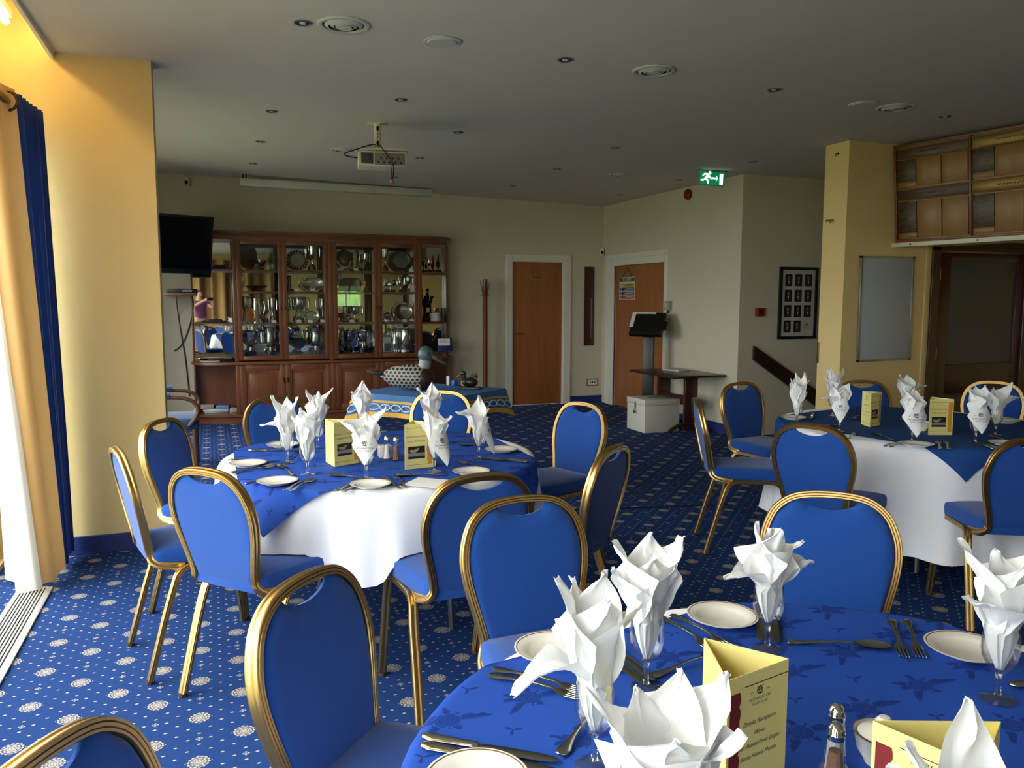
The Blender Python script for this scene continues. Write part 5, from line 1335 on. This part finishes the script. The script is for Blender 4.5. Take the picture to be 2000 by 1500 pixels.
# ---------------------------------------------------------------- wall things, back and right
def coat_stand():
    r = empty('coat_stand', (3.38, 10.08, 0), 0, 'tall brown wooden coat stand with steel hooks by the first door', 'coat stand')
    MB().lathe([(0, 0), (.16, 0), (.16, .02), (.05, .045), (.033, .06), (.033, 1.56), (.036, 1.565), (.03, 1.72), (0, 1.722)], 18).build('post', wood('stand_brown', (96, 48, 26), (126, 70, 42), 'Z'), r)
    for i in range(6):
        a = i*PI/3+.2; c, s = math.cos(a), math.sin(a)
        MB().tube(catmull([(.034*c, .034*s, 1.52), (.045*c, .045*s, 1.56), (.055*c, .055*s, 1.62), (.075*c, .075*s, 1.69)], 3), .0055, 6).build('hook', M_STEEL, r)
        MB().tube(catmull([(.034*c, .034*s, 1.52), (.055*c, .055*s, 1.50), (.07*c, .07*s, 1.52)], 3), .005, 6).build('hook', M_STEEL, r)
coat_stand()
def small_wall():
    r = empty('recessed_panel', (4.985, YB, 1.36), 0, 'tall narrow dark wooden panel on the wall between the two doors', 'panel')
    MB().box(-.075, -.012, -.55, .075, -.001, .55, .002).build('panel_board', M_MAHOG, r); MB().tube([(.03, -.014, -.45), (.03, -.014, .12)], .003, 6).build('pull_wire', M_STEEL, r)
    r = empty('power_socket', (5.05, YB, .287), 0, 'brown-edged double power socket low on the wall between the doors', 'socket')
    MB().box(-.085, -.012, -.05, .085, -.001, .05, .003).build('back_plate', pm('socket_brown', (120, 96, 70), .5), r); f = MB().box(-.07, -.018, -.036, .07, -.012, .036, .003).build('face_plate', M_WHITE, r)
    for i in (-1, 0, 1): MB().box(i*.035-.008, -.0195, -.008, i*.035+.008, -.018, .014).build('socket_switch', M_DARK, f, smooth=0)
    MB().tube([(.07, -.014, .0), (.11, -.008, .002), (.15, -.006, 0)], .003, 6).build('lead', M_WHITE, r)
    for (x, y, z, lab) in [(5.17, YB-.03, 2.12, 'small beige motion sensor in the corner above the doors'), (-.2, YB-.03, 2.80, 'small beige motion sensor high on the wall above the television')]:
        r = empty('motion_sensor', (x, y, z), D(-30), lab, 'sensor', 'corner motion sensors'); MB().box(-.025, -.025, -.055, .025, .025, .055, .006).build('case', M_CREAMPL, r); MB().box(-.018, -.028, -.03, .018, -.024, .015, .002).build('lens', M_DARK, r)
    r = empty('fire_sounder', (XR-.001, 8.118, 2.655), 0, 'dark red round fire alarm sounder high on the right wall', 'alarm')
    MB().lathe([(0, 0), (.055, 0), (.062, .012), (.062, .035), (.05, .048), (0, .052)], 22, RY(-PI/2)).build('sounder_body', pm('alarm_red', (122, 20, 18), .4), r); MB().lathe([(.066, 0), (.066, .005), (.05, .006)], 22, RY(-PI/2), cap=False).build('base_ring', M_WHITE, r)
    r = empty('key_switch', (XR-.001, 8.49, 1.383), 0, 'small grey key switch box beside the second door', 'switch')
    MB().box(-.05, -.05, -.055, 0, .05, .055, .004).build('switch_case', pm('box_grey', (150, 154, 144), .4), r); MB().box(-.056, -.02, -.03, -.05, .03, .03, .002).build('face', pm('face_grey', (186, 188, 178), .4), r); MB().tube([(-.03, 0, -.055), (-.03, 0, -.09)], .012, 8).build('cable_gland', M_BLACK, r)
    r = empty('safety_sign', (XR+.018, 9.6, 1.755), 0, 'site safety notice with coloured bands hanging on the second door', 'sign')
    MB().box(-.004, -.215, -.30, 0, .215, 0, .001).build('sign_board', pm('sign_white', (206, 204, 190), .5), r)
    for y0, y1, z0, z1, c, nm in [(-.205, .205, -.063, -.008, (16, 74, 62), 'green_band'), (-.20, .14, -.13, -.085, (196, 178, 30), 'yellow_band'), (-.20, .15, -.185, -.14, (28, 36, 96), 'blue_band'), (-.20, .15, -.235, -.195, (28, 36, 96), 'blue_band'), (-.20, .15, -.29, -.245, (170, 40, 40), 'red_band')]:
        bo = MB().box(-.006, y0, z0, -.0045, y1, z1).build(nm, pm('band_%d_%d' % c[:2], c, .5), r, smooth=0)
        if nm == 'green_band': t = MB(); textmesh(t, 'SITE SAFETY', .055, lambda u, v: (-.0066, -u, -.036+v)); t.build('lettering', M_CARDW, bo, smooth=0)
        else:
            for k in range(2): MB().box(-.0068, y0+.02, z0+.01+k*.016, -.006, y1-.06-.05*k, z0+.016+k*.016).build('text_line', M_CARDW if 'yellow' not in nm else M_INK, bo, smooth=0)
    for i in range(4): MB().lathe([(0, 0), (.018, 0), (.018, .001), (0, .0012)], 12, T(-.0045, .178, -.108-i*.053) @ RY(-PI/2)).build('symbol', [pm('sy', (206, 186, 40), .5), pm('sb', (34, 44, 110), .5), pm('sb', (34, 44, 110), .5), pm('sr', (180, 40, 40), .5)][i], r)
    MB().tube([(-.003, -.12, 0), (-.003, 0, .13), (-.003, .12, 0)], .003, 5).tube([(-.003, 0, .13), (-.003, 0, .16)], .003, 5).build('hanging_cord', M_MAHOG, r)
small_wall()
def exit_sign():
    r = empty('exit_sign', (4.785, 7.068, 2.672), D(-4), 'green running-man emergency exit sign hanging from the ceiling', 'exit sign', rot=(0, D(2), D(-4)))
    g = emit('exit_green', (0, 128, 74), .22); w = emit('exit_white', (224, 246, 234), .45)
    MB().box(-.145, -.003, -.075, .145, .003, .075, .002).build('acrylic_plate', pm('acrylic_edge', (150, 176, 150), .2), r)
    MB().box(-.165, -.02, .072, .165, .02, .084, .003).build('lamp_rail', M_LAMPM, r)
    MB().box(-.138, -.0045, -.066, .138, -.003, .066).build('green_face', g, r, smooth=0)
    def P(pts, nm): MB().prism(pts, 0, .0012, T(0, -.0045, 0) @ RX(PI/2)).build(nm, w, r, smooth=0)
    P([(.083, -.055), (.121, -.055), (.121, .05), (.083, .05)], 'door_symbol')
    P([(-.005, -.006), (.043, -.006), (.043, -.028), (.066, .002), (.043, .032), (.043, .010), (-.005, .010)], 'arrow')
    P([(-.132, -.016), (-.10, -.014), (-.066, .030), (-.088, .030), (-.108, .010), (-.116, .018), (-.092, .046), (-.05, .046), (-.022, .02), (-.005, -.002), (-.018, -.012), (-.042, .012), (-.055, -.008), (-.035, -.026), (-.04, -.058), (-.058, -.058), (-.055, -.034), (-.082, -.016), (-.098, -.031), (-.132, -.031)], 'running_man')
    MB().lathe([(0, 0), (.016, 0), (.016, .0012), (0, .0013)], 14, T(-.03, -.0045, .052) @ RX(PI/2)).build('head_symbol', w, r, smooth=0)
exit_sign()
def stairs_side():
    r = empty('stair_handrail', (5.37, 7.12, .97), 0, 'dark brown sloping handrail board beside the stairs', 'handrail')
    MB().add([(0, -.055, 0), (0, -.055, -.15), (1.0, -.055, -.78), (1.0, -.055, -.60), (0, -.02, 0), (0, -.02, -.15), (1.0, -.02, -.78), (1.0, -.02, -.60)], [(0, 1, 2, 3), (7, 6, 5, 4), (0, 4, 5, 1), (1, 5, 6, 2), (2, 6, 7, 3), (3, 7, 4, 0)]).build('rail_board', wood('rail_dark', (34, 18, 14), (54, 30, 22), 'X'), r, smooth=0)
    for x, z in ((.15, -.17), (.8, -.58)): MB().box(x, -.02, z, x+.05, 0, z+.06).build('wall_bracket', M_DARK, r)
    r = empty('fire_call_point', (5.447, 7.119, 1.326), 0, 'red square fire call point left of the portrait frame', 'call point')
    MB().box(-.052, -.04, -.045, .052, 0, .045, .004).build('case', pm('call_red', (142, 26, 26), .4), r); MB().box(-.03, -.042, -.025, .03, -.04, .025).build('glass_square', pm('call_dark', (100, 22, 22), .2), r)
    r = empty('portrait_frame', (5.94, 7.119, 1.42), 0, 'black frame holding rows of small portrait photographs on the stair wall', 'picture frame')
    w, h = .25, .385
    MB().box(-w, -.03, -h, -w+.03, 0, h, .003).box(w-.03, -.03, -h, w, 0, h, .003).box(-w+.03, -.03, -h, w-.03, 0, -h+.03, .003).box(-w+.03, -.03, h-.03, w-.03, 0, h, .003).build('frame', M_BLACK, r)
    MB().box(-w+.03, -.012, -h+.03, w-.03, -.004, h-.03).build('mount_card', pm('mount_grey', (190, 188, 180), .7), r, smooth=0)
    k = 0
    for j in range(4):
        for i in range(3):
            x, z = -.13+i*.13, .245-j*.165
            if (i, j) == (2, 3):
                t = MB(); logo(t, lambda u, v: (x+u, -.0135, z+v), .11); t.build('crest', M_INK, r, smooth=0); continue
            p = MB().box(x-.046, -.0145, z-.064, x+.046, -.012, z+.064).build('portrait_photo', pm('photo_dark', (26, 25, 24), .4), r, smooth=0)
            MB().ell((x, -.0145, z+.022), .016, .0015, .021, 12, 8).build('head', pm('photo_skin', (118, 112, 104), .6), p)
            MB().add([(x-.04, -.0155, z-.064), (x+.04, -.0155, z-.064), (x+.03, -.0155, z-.012), (x, -.0155, z+.002), (x-.03, -.0155, z-.012)], [(0, 1, 2, 3, 4)]).build('suit', pm('photo_suit', (38, 37, 37), .6), p, smooth=0)
            MB().add([(x-.010, -.0162, z-.006), (x, -.0162, z-.045), (x+.010, -.0162, z-.006)], [(0, 1, 2)]).build('shirt', pm('photo_shirt', (196, 194, 190), .6), p, smooth=0)
stairs_side()
def whiteboard():
    r = empty('whiteboard', (5.37, 5.34, 1.38), 0, 'tall grey-white board with aluminium frame left of the dark door', 'whiteboard', rot=(0, D(-.6), 0))
    MB().box(-.28, -.016, -.43, .28, -.004, .43, .002).build('panel', pm('board_white', (172, 178, 182), .35, var=.03), r)
    for a in ((-.29, -.024, -.44, -.272, -.002, .44), (.272, -.024, -.44, .29, -.002, .44), (-.272, -.024, -.44, .272, -.002, -.424), (-.272, -.024, .424, .272, -.002, .44)): MB().box(*a, .004).build('frame_bar', pm('aluminium', (178, 178, 174), .35, .9), r)
    for x in (-1, 1):
        for z in (-1, 1): MB().box(x*.284-.009, -.026, z*.434-.009, x*.284+.009, -.001, z*.434+.009, .004).build('corner_cap', M_BLACK, r)
    r = empty('wall_hook', (4.919, 5.46, 2.66), 0, 'small dark hook near the top of the cream column', 'hook'); MB().tube([(0, 0, 0), (-.02, 0, 0), (-.03, 0, -.012), (-.022, 0, -.022)], .004, 6).build('hook', M_BRONZE, r); MB().lathe([(0, 0), (.01, 0), (.008, .004), (0, .004)], 10, RY(-PI/2)).build('rose', M_BRONZE, r)
    r = empty('brass_bracket', (4.919, 5.53, 2.12), 0, 'small brass bracket half way up the cream column', 'bracket'); MB().box(-.008, -.05, -.008, 0, .04, .01, .002).build('plate', M_BRASS, r); MB().tube([(-.008, -.04, 0), (-.03, -.04, -.01), (-.03, -.04, -.03)], .006, 6).build('arm', M_BRASS, r)
    r = empty('brass_plate', (4.919, 5.60, 1.0), 0, 'tarnished brass plate on the left edge of the column', 'plate'); MB().box(-.006, -.008, -.09, 0, .012, .09, .002).build('plate', pm('dull_brass', (120, 96, 40), .4, .9), r)
whiteboard()
def honours():
    r = empty('honours_board', (5.44, 5.31, 1.935), 0, 'long wooden honours board leaning out below the ceiling at the right', 'honours board', rot=(D(7), 0, D(-79.2)))
    M1 = wood('oak_panel', (122, 86, 30), (142, 102, 40), 'Z', sc=.8, coat=.05); M2 = wood('board_frame', (96, 54, 22), (122, 72, 32), 'X', sc=.8); M3 = pm('name_strip', (70, 44, 20), .4)
    def names():
        if 'names' in MATS: return MATS['names']
        m, nt, b = newmat('gilded_names'); sep = nt.nodes.new('ShaderNodeSeparateXYZ'); nt.links.new(coords(nt), sep.inputs[0])
        z = X(nt, sep.outputs[2]); st = (z*80).op('FRACT').lt(.45); nn = X(nt, noi(nt, coords(nt, 'Object', (160, 1, 80)), 1, 2)).gt(.5)
        nt.links.new(mixc(nt, st*nn, lin((46, 28, 14)), lin((110, 86, 50))), b.inputs['Base Color']); b.inputs['Roughness'].default_value = .4; MATS['names'] = m; return m
    L = 3.2; H = .79
    MB().box(0, .0, 0, L, .03, H).build('backing', M2, r, smooth=0)
    MB().box(-.03, -.03, -.035, L, .02, 0, .003).build('support_rail', M_CREAMPL, r)
    for i in range(6): MB().lathe([(0, 0), (.008, 0), (.007, .003), (0, .003)], 8, T(.14+i*.55, -.03, -.017) @ RX(PI/2)).build('screw', M_BLACK, r)
    MB().box(0, -.02, H-.02, L, .0, H, .003).box(0, -.02, 0, L, 0, .018, .003).build('frame_rail', M2, r)
    x = 0
    for k in range(5):
        w = .62
        MB().box(x, -.02, .018, x+.018, 0, H-.02, .003).build('frame_stile', M2, r)
        for z0, z1, hz in ((.445, .665, .675), (.03, .325, .345)):
            p0 = x+.025; a = .165; c = (w-.03-a)/2
            MB().box(p0, -.010, z0+.045, p0+a-.006, 0, z1, .002).build('name_panel', names(), r); MB().box(p0, -.008, z0, p0+a-.006, 0, z0+.042, .002).build('blank_panel', M1, r)
            for q in (0, 1): MB().box(p0+a+q*c, -.010, z0, p0+a+(q+1)*c-.008, 0, z1, .002).build('blank_panel', M1, r)
            h = MB().box(x+.022, -.014, hz, x+w-.004, 0, hz+.082, .002).build('title_strip', M3 if k != 1 else pm('brass_strip', (120, 96, 46), .35, .6), r)
            for zz in (hz-.006, hz+.082): MB().tube([(x+.02, -.014, zz), (x+w, -.014, zz)], .006, 6).build('moulding', M1, r)
            MB().tube([(x+.2+i*.006, -.0145, hz+.04+.012*math.sin(i*2.1)*math.cos(i*.7)) for i in range(40)], .0022, 4).build('script_title', M_INK, h)
        x += w
    m = T(5.44, 5.31, 1.935) @ RZ(D(-79.2))
    b = MB().box(.03, .11, -.02, 6.5, .5, .95, 0, m); struct('wall_bulkhead', b, M_WARM)
honours()
# ---------------------------------------------------------------- ballot box, side table, kiosk, armchair
def corner_group():
    r = empty('ballot_box', (4.62, 7.85, 0), 0, 'white metal ballot box with hasp and lid on the carpet', 'box')
    m = pm('white_metal', (214, 210, 196), .4, var=.03)
    MB().box(-.22, -.20, 0, .22, .20, .30, .004).build('box_body', m, r); MB().box(-.224, -.204, .302, .224, .204, .365, .006).build('lid', m, r)
    MB().box(-.06, -.006, .366, .06, .006, .3675).build('slot', M_DARK, r, smooth=0)
    h = MB().box(-.232, -.01, .26, -.224, .01, .33, .002).build('hasp', M_STEEL, r); MB().box(-.245, -.014, .20, -.23, .014, .235, .004).tube([(-.236, -.008, .235), (-.236, -.008, .255), (-.236, .008, .255), (-.236, .008, .235)], .003, 6).build('padlock', M_STEEL, h)
    t = empty('side_table', (4.87, 7.78, 0), 0, 'dark wooden trestle side table against the right wall', 'table')
    MB().box(-.34, -.48, .625, .32, .48, .65, .006).build('tabletop', M_MAHOG, t)
    for y in (-.26, .30):
        l = MB().box(-.06, y-.02, .03, .10, y+.02, .625, .004).build('leg', M_MAHOG, t)
        MB().tube(catmull([(-.24, y, .015), (-.2, y, .05), (-.10, y, .09), (.02, y, .10), (.14, y, .09), (.24, y, .05), (.28, y, .015)], 4), .022, 8).build('foot', M_MAHOG, t)
    MB().box(-.02, -.26, .30, .03, .30, .40, .003).build('stretcher', M_MAHOG, t)
    tag(MB().box(-.09, -.14, 0, .09, .14, .018, .003).build('booklet', pm('grey_booklet', (186, 188, 188), .5), None, (4.95, 7.92, .651), (0, 0, .2)), 'pale grey booklet lying on the dark side table', 'booklet')
    k = empty('touch_kiosk', (4.885, 8.43, 0), D(-48), 'black touch-screen kiosk on a post in front of the second door', 'kiosk')
    MB().box(-.18, -.18, 0, .18, .18, .012, .003).build('base_plate', M_BLACK, k); MB().box(-.065, -.03, .012, .065, .03, 1.10, .004).build('post', M_BLACK, k)
    m2 = T(0, -.05, 1.16) @ RX(D(-38))
    MB().box(-.20, -.03, -.16, .20, .03, .16, .008, m2).build('screen_case', M_BLACK, k); MB().box(-.17, -.033, -.125, .17, -.03, .13, 0, m2).build('touch_screen', pm('kiosk_glass', (20, 20, 21), .15), k, smooth=0)
    MB().box(-.21, -.036, -.06, -.165, -.031, .16, 0, m2).box(-.165, -.036, .135, .08, -.031, .16, 0, m2).build('taped_notice', M_CARDW, k, smooth=0); MB().box(.20, -.012, -.07, .235, .02, .05, .004, m2).build('card_reader', M_BLACK, k)
corner_group()
def armchair():
    r = empty('armchair', (-.40, 7.42, 0), D(-90), 'blue upholstered wooden armchair half hidden behind the cream nib wall', 'armchair')
    wd = wood('arm_wood', (74, 46, 28), (104, 70, 44), 'Z'); fb = pm('petrol_blue_fabric', (26, 62, 110), .85, var=.08, sheen=.3)
    MB().box(-.27, -.26, .36, .27, .28, .46, .035).build('seat', fb, r, smooth=60)
    MB().box(-.25, -.33, .47, .25, -.25, .90, .03, RX(D(6))).build('backrest', fb, r, smooth=60)
    for s in (-1, 1):
        MB().tube(catmull([(.27*s, -.27, .64), (.28*s, .05, .645), (.285*s, .20, .625), (.285*s, .27, .56), (.28*s, .26, .48), (.27*s, .20, .40)], 5), .017, 10).build('arm', wd, r)
        MB().tube([(.275*s, -.18, .655), (.28*s, .06, .66)], .026, 10).build('arm_pad', fb, r)
        for y in (-.25, .24): MB().tube([(.24*s, y, .37), (.245*s, y*1.04, 0)], [.022, .016], 8).build('leg', wd, r)
armchair()
# ---------------------------------------------------------------- window side: curtains, cove lamp, floor grille
M_GOLDC = pm('gold_curtain', (204, 164, 104), .75, var=.08, scale=4, stretch=(6, 6, .4), bmp=.05, bscale=500, sheen=.2)
M_BLUEC = pm('blue_curtain', (26, 54, 118), .85, var=.15, scale=5, stretch=(8, 8, .3), sheen=.2)
M_LINING = pm('curtain_lining', (236, 234, 226), .8, var=.03)
translucent(M_GOLDC, (214, 172, 108), .28); translucent(M_BLUEC, (30, 60, 130), .1); translucent(M_LINING, (238, 236, 228), .4)
def curtain_sheet(top, bot, zt, zb, amp, folds, seed):
    """top/bot plan polylines (same count); returns a pleated sheet"""
    T_, B_ = catmull([(x, y, 0) for x, y in top], 10), catmull([(x, y, 0) for x, y in bot], 10); n = len(T_); b = MB()
    rr = random.Random(seed); ph = rr.uniform(0, 6)
    def f(u, v):
        i = min(n-1, round(u*(n-1))); p = T_[i].lerp(B_[i], v); q = T_[min(n-1, i+1)].lerp(B_[min(n-1, i+1)], v); o = T_[max(0, i-1)].lerp(B_[max(0, i-1)], v)
        t = (q-o).normalized(); nn = Vector((-t.y, t.x, 0)); w = amp*math.sin(u*folds*2*PI+ph)*(1-.25*v)+amp*.3*math.sin(u*folds*5+v*3)
        return (p.x+nn.x*w, p.y+nn.y*w, zt+(zb-zt)*v+.012*math.sin(u*9)*v)
    return b.grid(f, n, 24)
def curtains():
    r = empty('eyelet_curtain', (-.80, 4.6, .02), 0, 'gold and blue floor-length curtain with white lining beside the window', 'curtain')
    o = Vector((.80, -4.6, -.02))
    def put(mb, nm, mat, smooth=70): mb.v = [(v[0]+.80, v[1]-4.6, v[2]-.02) for v in mb.v]; return mb.build(nm, mat, r, smooth=smooth)
    put(curtain_sheet([(-.985, 4.36), (-.92, 4.33), (-.88, 4.36), (-.86, 4.44), (-.845, 4.54)], [(-.83, 4.43), (-.80, 4.47), (-.785, 4.53), (-.775, 4.60), (-.77, 4.68)], 2.44, .03, .010, 1.6, 1), 'gold_panel', M_GOLDC)
    put(curtain_sheet([(-.845, 4.55), (-.83, 4.70), (-.82, 4.84), (-.805, 4.97)], [(-.785, 4.69), (-.785, 4.78), (-.785, 4.88), (-.78, 5.0)], 2.43, .03, .018, 7, 2), 'blue_panel', M_BLUEC)
    put(curtain_sheet([(-1.0, 4.60), (-.99, 4.52), (-.985, 4.44), (-.985, 4.38)], [(-1.04, 4.70), (-.97, 4.55), (-.90, 4.42), (-.825, 4.42)], 2.40, .015, .018, 3, 3), 'white_lining', M_LINING)
    for y, x in ((4.49, -.865),):
        ring = [(x+.002, y+.034*math.cos(t*PI/10), 2.375+.034*math.sin(t*PI/10)) for t in range(20)]
        mb = MB().tube([(x+.046*math.cos(t*PI/10), y-.01, 2.375+.046*math.sin(t*PI/10)) for t in range(20)], .007, 8, closed=True); put(mb, 'eyelet', pm('antique_bronze', (92, 70, 48), .3, .9))
    p = empty('curtain_pole', (-.87, 0, 2.375), 0, 'dark bronze curtain pole running along the window', 'curtain pole')
    MB().tube([(0, -4.0, 0), (0, 4.50, 0)], .02, 12).build('pole', pm('antique_bronze', (92, 70, 48), .3, .9), p)
    for y in (-3.9, .4, 4.2): MB().box(-.235, y-.01, -.02, 0, y+.01, -.012).build('pole_bracket', pm('antique_bronze', (92, 70, 48), .3, .9), p)
curtains()
def cove_lamp():
    for i, (y0, y1) in enumerate(((3.70, 4.92), (2.3, 3.5), (.9, 2.1))):
        r = empty('cove_lamp', (-.93, (y0+y1)/2, 2.86), 0, 'warm tube lamp in the ceiling recess above the curtains, '+['nearest the cream wall', 'second from the cream wall', 'third from the cream wall'][i], 'lamp', 'cove tube lamps')
        MB().tube([(0, y0-(y0+y1)/2, 0), (0, y1-(y0+y1)/2, 0)], .018, 12).build('tube', emit('warm_tube', (255, 222, 148), 9), r); MB().box(-.03, y0-(y0+y1)/2, .02, .03, y1-(y0+y1)/2, .06, .003).build('batten', M_WHITE, r)
cove_lamp()
def grille():
    r = empty('floor_grille', (-.87, 3.6, .002), 0, 'aluminium floor heating grille with dark slots beneath the curtain', 'grille')
    al = pm('grille_aluminium', (206, 206, 200), .35, .5); W, Lh = .08, .90
    MB().box(-W, -Lh, 0, -W+.022, Lh, .008, .001).box(W-.022, -Lh, 0, W, Lh, .008, .001).box(-W, Lh-.015, 0, W, Lh, .008, .001).build('frame', al, r)
    MB().box(-W+.02, -Lh, 0, W-.02, Lh, .0015).build('dark_trough', M_DARK, r, smooth=0)
    for i in range(8): x = -W+.0285+i*.0145; MB().box(x, -Lh, .001, x+.0075, Lh-.015, .0075).build('slat', al, r, smooth=0)
grille()
# rear of the room, seen only in the cabinet mirrors
def rear_side():
    r = empty('rear_curtain', (.4, -4.38, .02), 0, 'gold and brown curtains on the wall behind the camera, seen in the mirror', 'curtain')
    m, nt, b = newmat('striped_curtain'); sep = nt.nodes.new('ShaderNodeSeparateXYZ'); nt.links.new(coords(nt), sep.inputs[0])
    st = ((X(nt, sep.outputs[0])*9).op('SINE')).gt(.25)
    nt.links.new(mixc(nt, st, lin((176, 138, 84)), lin((112, 76, 44))), b.inputs['Base Color']); b.inputs['Roughness'].default_value = .8
    MB().grid(lambda u, v: (-1.4+3.1*u, .05*math.sin(u*60), 2.55*v), 160, 6).build('curtain_panel', m, r, smooth=70)
    h = MB(); rr = random.Random(4)
    for i in range(26): h.ell((-4+i*.7, -14+rr.uniform(-1, 1), rr.uniform(.6, 1.6)), rr.uniform(.7, 1.3), 1, rr.uniform(1.2, 2.6), 10, 7)
    tag(h.build('hedge', pm('hedge_green', (86, 110, 54), .95, var=.4, scale=3), None, (0, 0, -.2)), 'green hedge outside the rear window, seen in the mirror', 'hedge')
rear_side()
def photographer():
    fx = D(-20.454)
    r = empty('person', (0, 0, 0), fx, 'person in a purple top holding up a phone, seen only in the mirror', 'person')
    sk = pm('skin', (196, 150, 126), .6); pu = pm('purple_jersey', (112, 56, 104), .8); tr = pm('dark_trousers', (28, 28, 34), .8); ha = pm('brown_hair', (70, 46, 34), .7)
    def skin(name, V, E, R, mat, root, parent):
        me = bpy.data.meshes.new(name); me.from_pydata(V, E, []); o = bpy.data.objects.new(name, me); COL.objects.link(o); o.parent = parent
        o.modifiers.new('skin', 'SKIN'); sv = me.skin_vertices[0].data
        for i, q in enumerate(R): sv[i].radius = (q, q) if not isinstance(q, tuple) else q
        sv[root].use_root = True; o.modifiers.new('sub', 'SUBSURF').levels = 2; o.modifiers['sub'].render_levels = 2
        me.materials.append(mat)
        return o
    hx = -.11
    V = [(hx, -.42, .94), (hx, -.43, 1.10), (hx, -.44, 1.26), (hx, -.43, 1.36), (hx, -.41, 1.45), (hx, -.40, 1.52), (hx, -.40, 1.60)]
    R = [(.15, .10), (.13, .09), (.15, .10), (.09, .08), .05, (.072, .085), (.06, .07)]
    E = [(i, i+1) for i in range(6)]
    def chain(start, pts, rad):
        prev = start
        for p, q in zip(pts, rad): V.append(p); R.append(q); E.append((prev, len(V)-1)); prev = len(V)-1
        return prev
    for s in (-1, 1):
        w = chain(3, [(hx+.17*s, -.43, 1.34), (hx+.27*s, -.25, 1.24), (.5*hx*0+.10*s, -.09, 1.42), (.085*s, -.05, 1.45)], [.055, .042, .028, (.034, .018)])
        for k in range(4): chain(w, [(.085*s-.012*s, -.035, 1.468-.013*k), (.055*s, -.022, 1.472-.014*k)], [.009, .008])
        chain(w, [(.07*s, -.045, 1.415), (.045*s, -.03, 1.41)], [.010, .008])
        chain(0, [(hx+.09*s, -.42, .86), (hx+.10*s, -.41, .48), (hx+.10*s, -.44, .09), (hx+.11*s, -.33, .035)], [.085, .06, .045, .038])
    body = skin('body', V, E, R, sk, 0, r)
    sh = [(hx, -.42, .93), (hx, -.43, 1.10), (hx, -.44, 1.27), (hx, -.43, 1.37)]; Rs = [(.165, .115), (.145, .105), (.165, .115), (.10, .09)]; Es = [(0, 1), (1, 2), (2, 3)]
    for s in (-1, 1):
        b0 = len(sh); sh += [(hx+.175*s, -.43, 1.345), (hx+.225*s, -.34, 1.295)]; Rs += [.068, .06]; Es += [(3, b0), (b0, b0+1)]
    skin('purple_top', sh, Es, Rs, pu, 0, r)
    tv = [(hx, -.42, .92)]; Rt = [(.165, .115)]; Et = []
    for s in (-1, 1):
        b0 = len(tv); tv += [(hx+.09*s, -.42, .84), (hx+.10*s, -.41, .48), (hx+.10*s, -.44, .10)]; Rt += [.10, .075, .062]; Et += [(0, b0), (b0, b0+1), (b0+1, b0+2)]
    skin('trousers', tv, Et, Rt, tr, 0, r)
    MB().ell((hx, -.425, 1.575), .088, .095, .095, 16, 12).build('hair', ha, r, smooth=60)
    MB().ell((hx, -.335, 1.555), .062, .04, .075, 14, 10).build('face', sk, r, smooth=60)
    for s in (-1, 1):
        MB().ell((hx+.024*s, -.298, 1.565), .009, .006, .006, 8, 6).build('eye', M_BLACK, r)
    MB().ell((hx, -.293, 1.545), .010, .014, .018, 8, 6).build('nose', sk, r, smooth=60); MB().ell((hx, -.302, 1.515), .02, .006, .005, 8, 6).build('mouth', pm('lip', (160, 90, 84), .6), r)
    p = empty('mobile_phone', (0, 0, 1.45), fx, 'dark mobile phone held up by the person in the mirror', 'phone')
    MB().box(-.075, -.022, -.037, .075, -.013, .037, .003).build('phone_body', M_BLACK, p)
photographer()
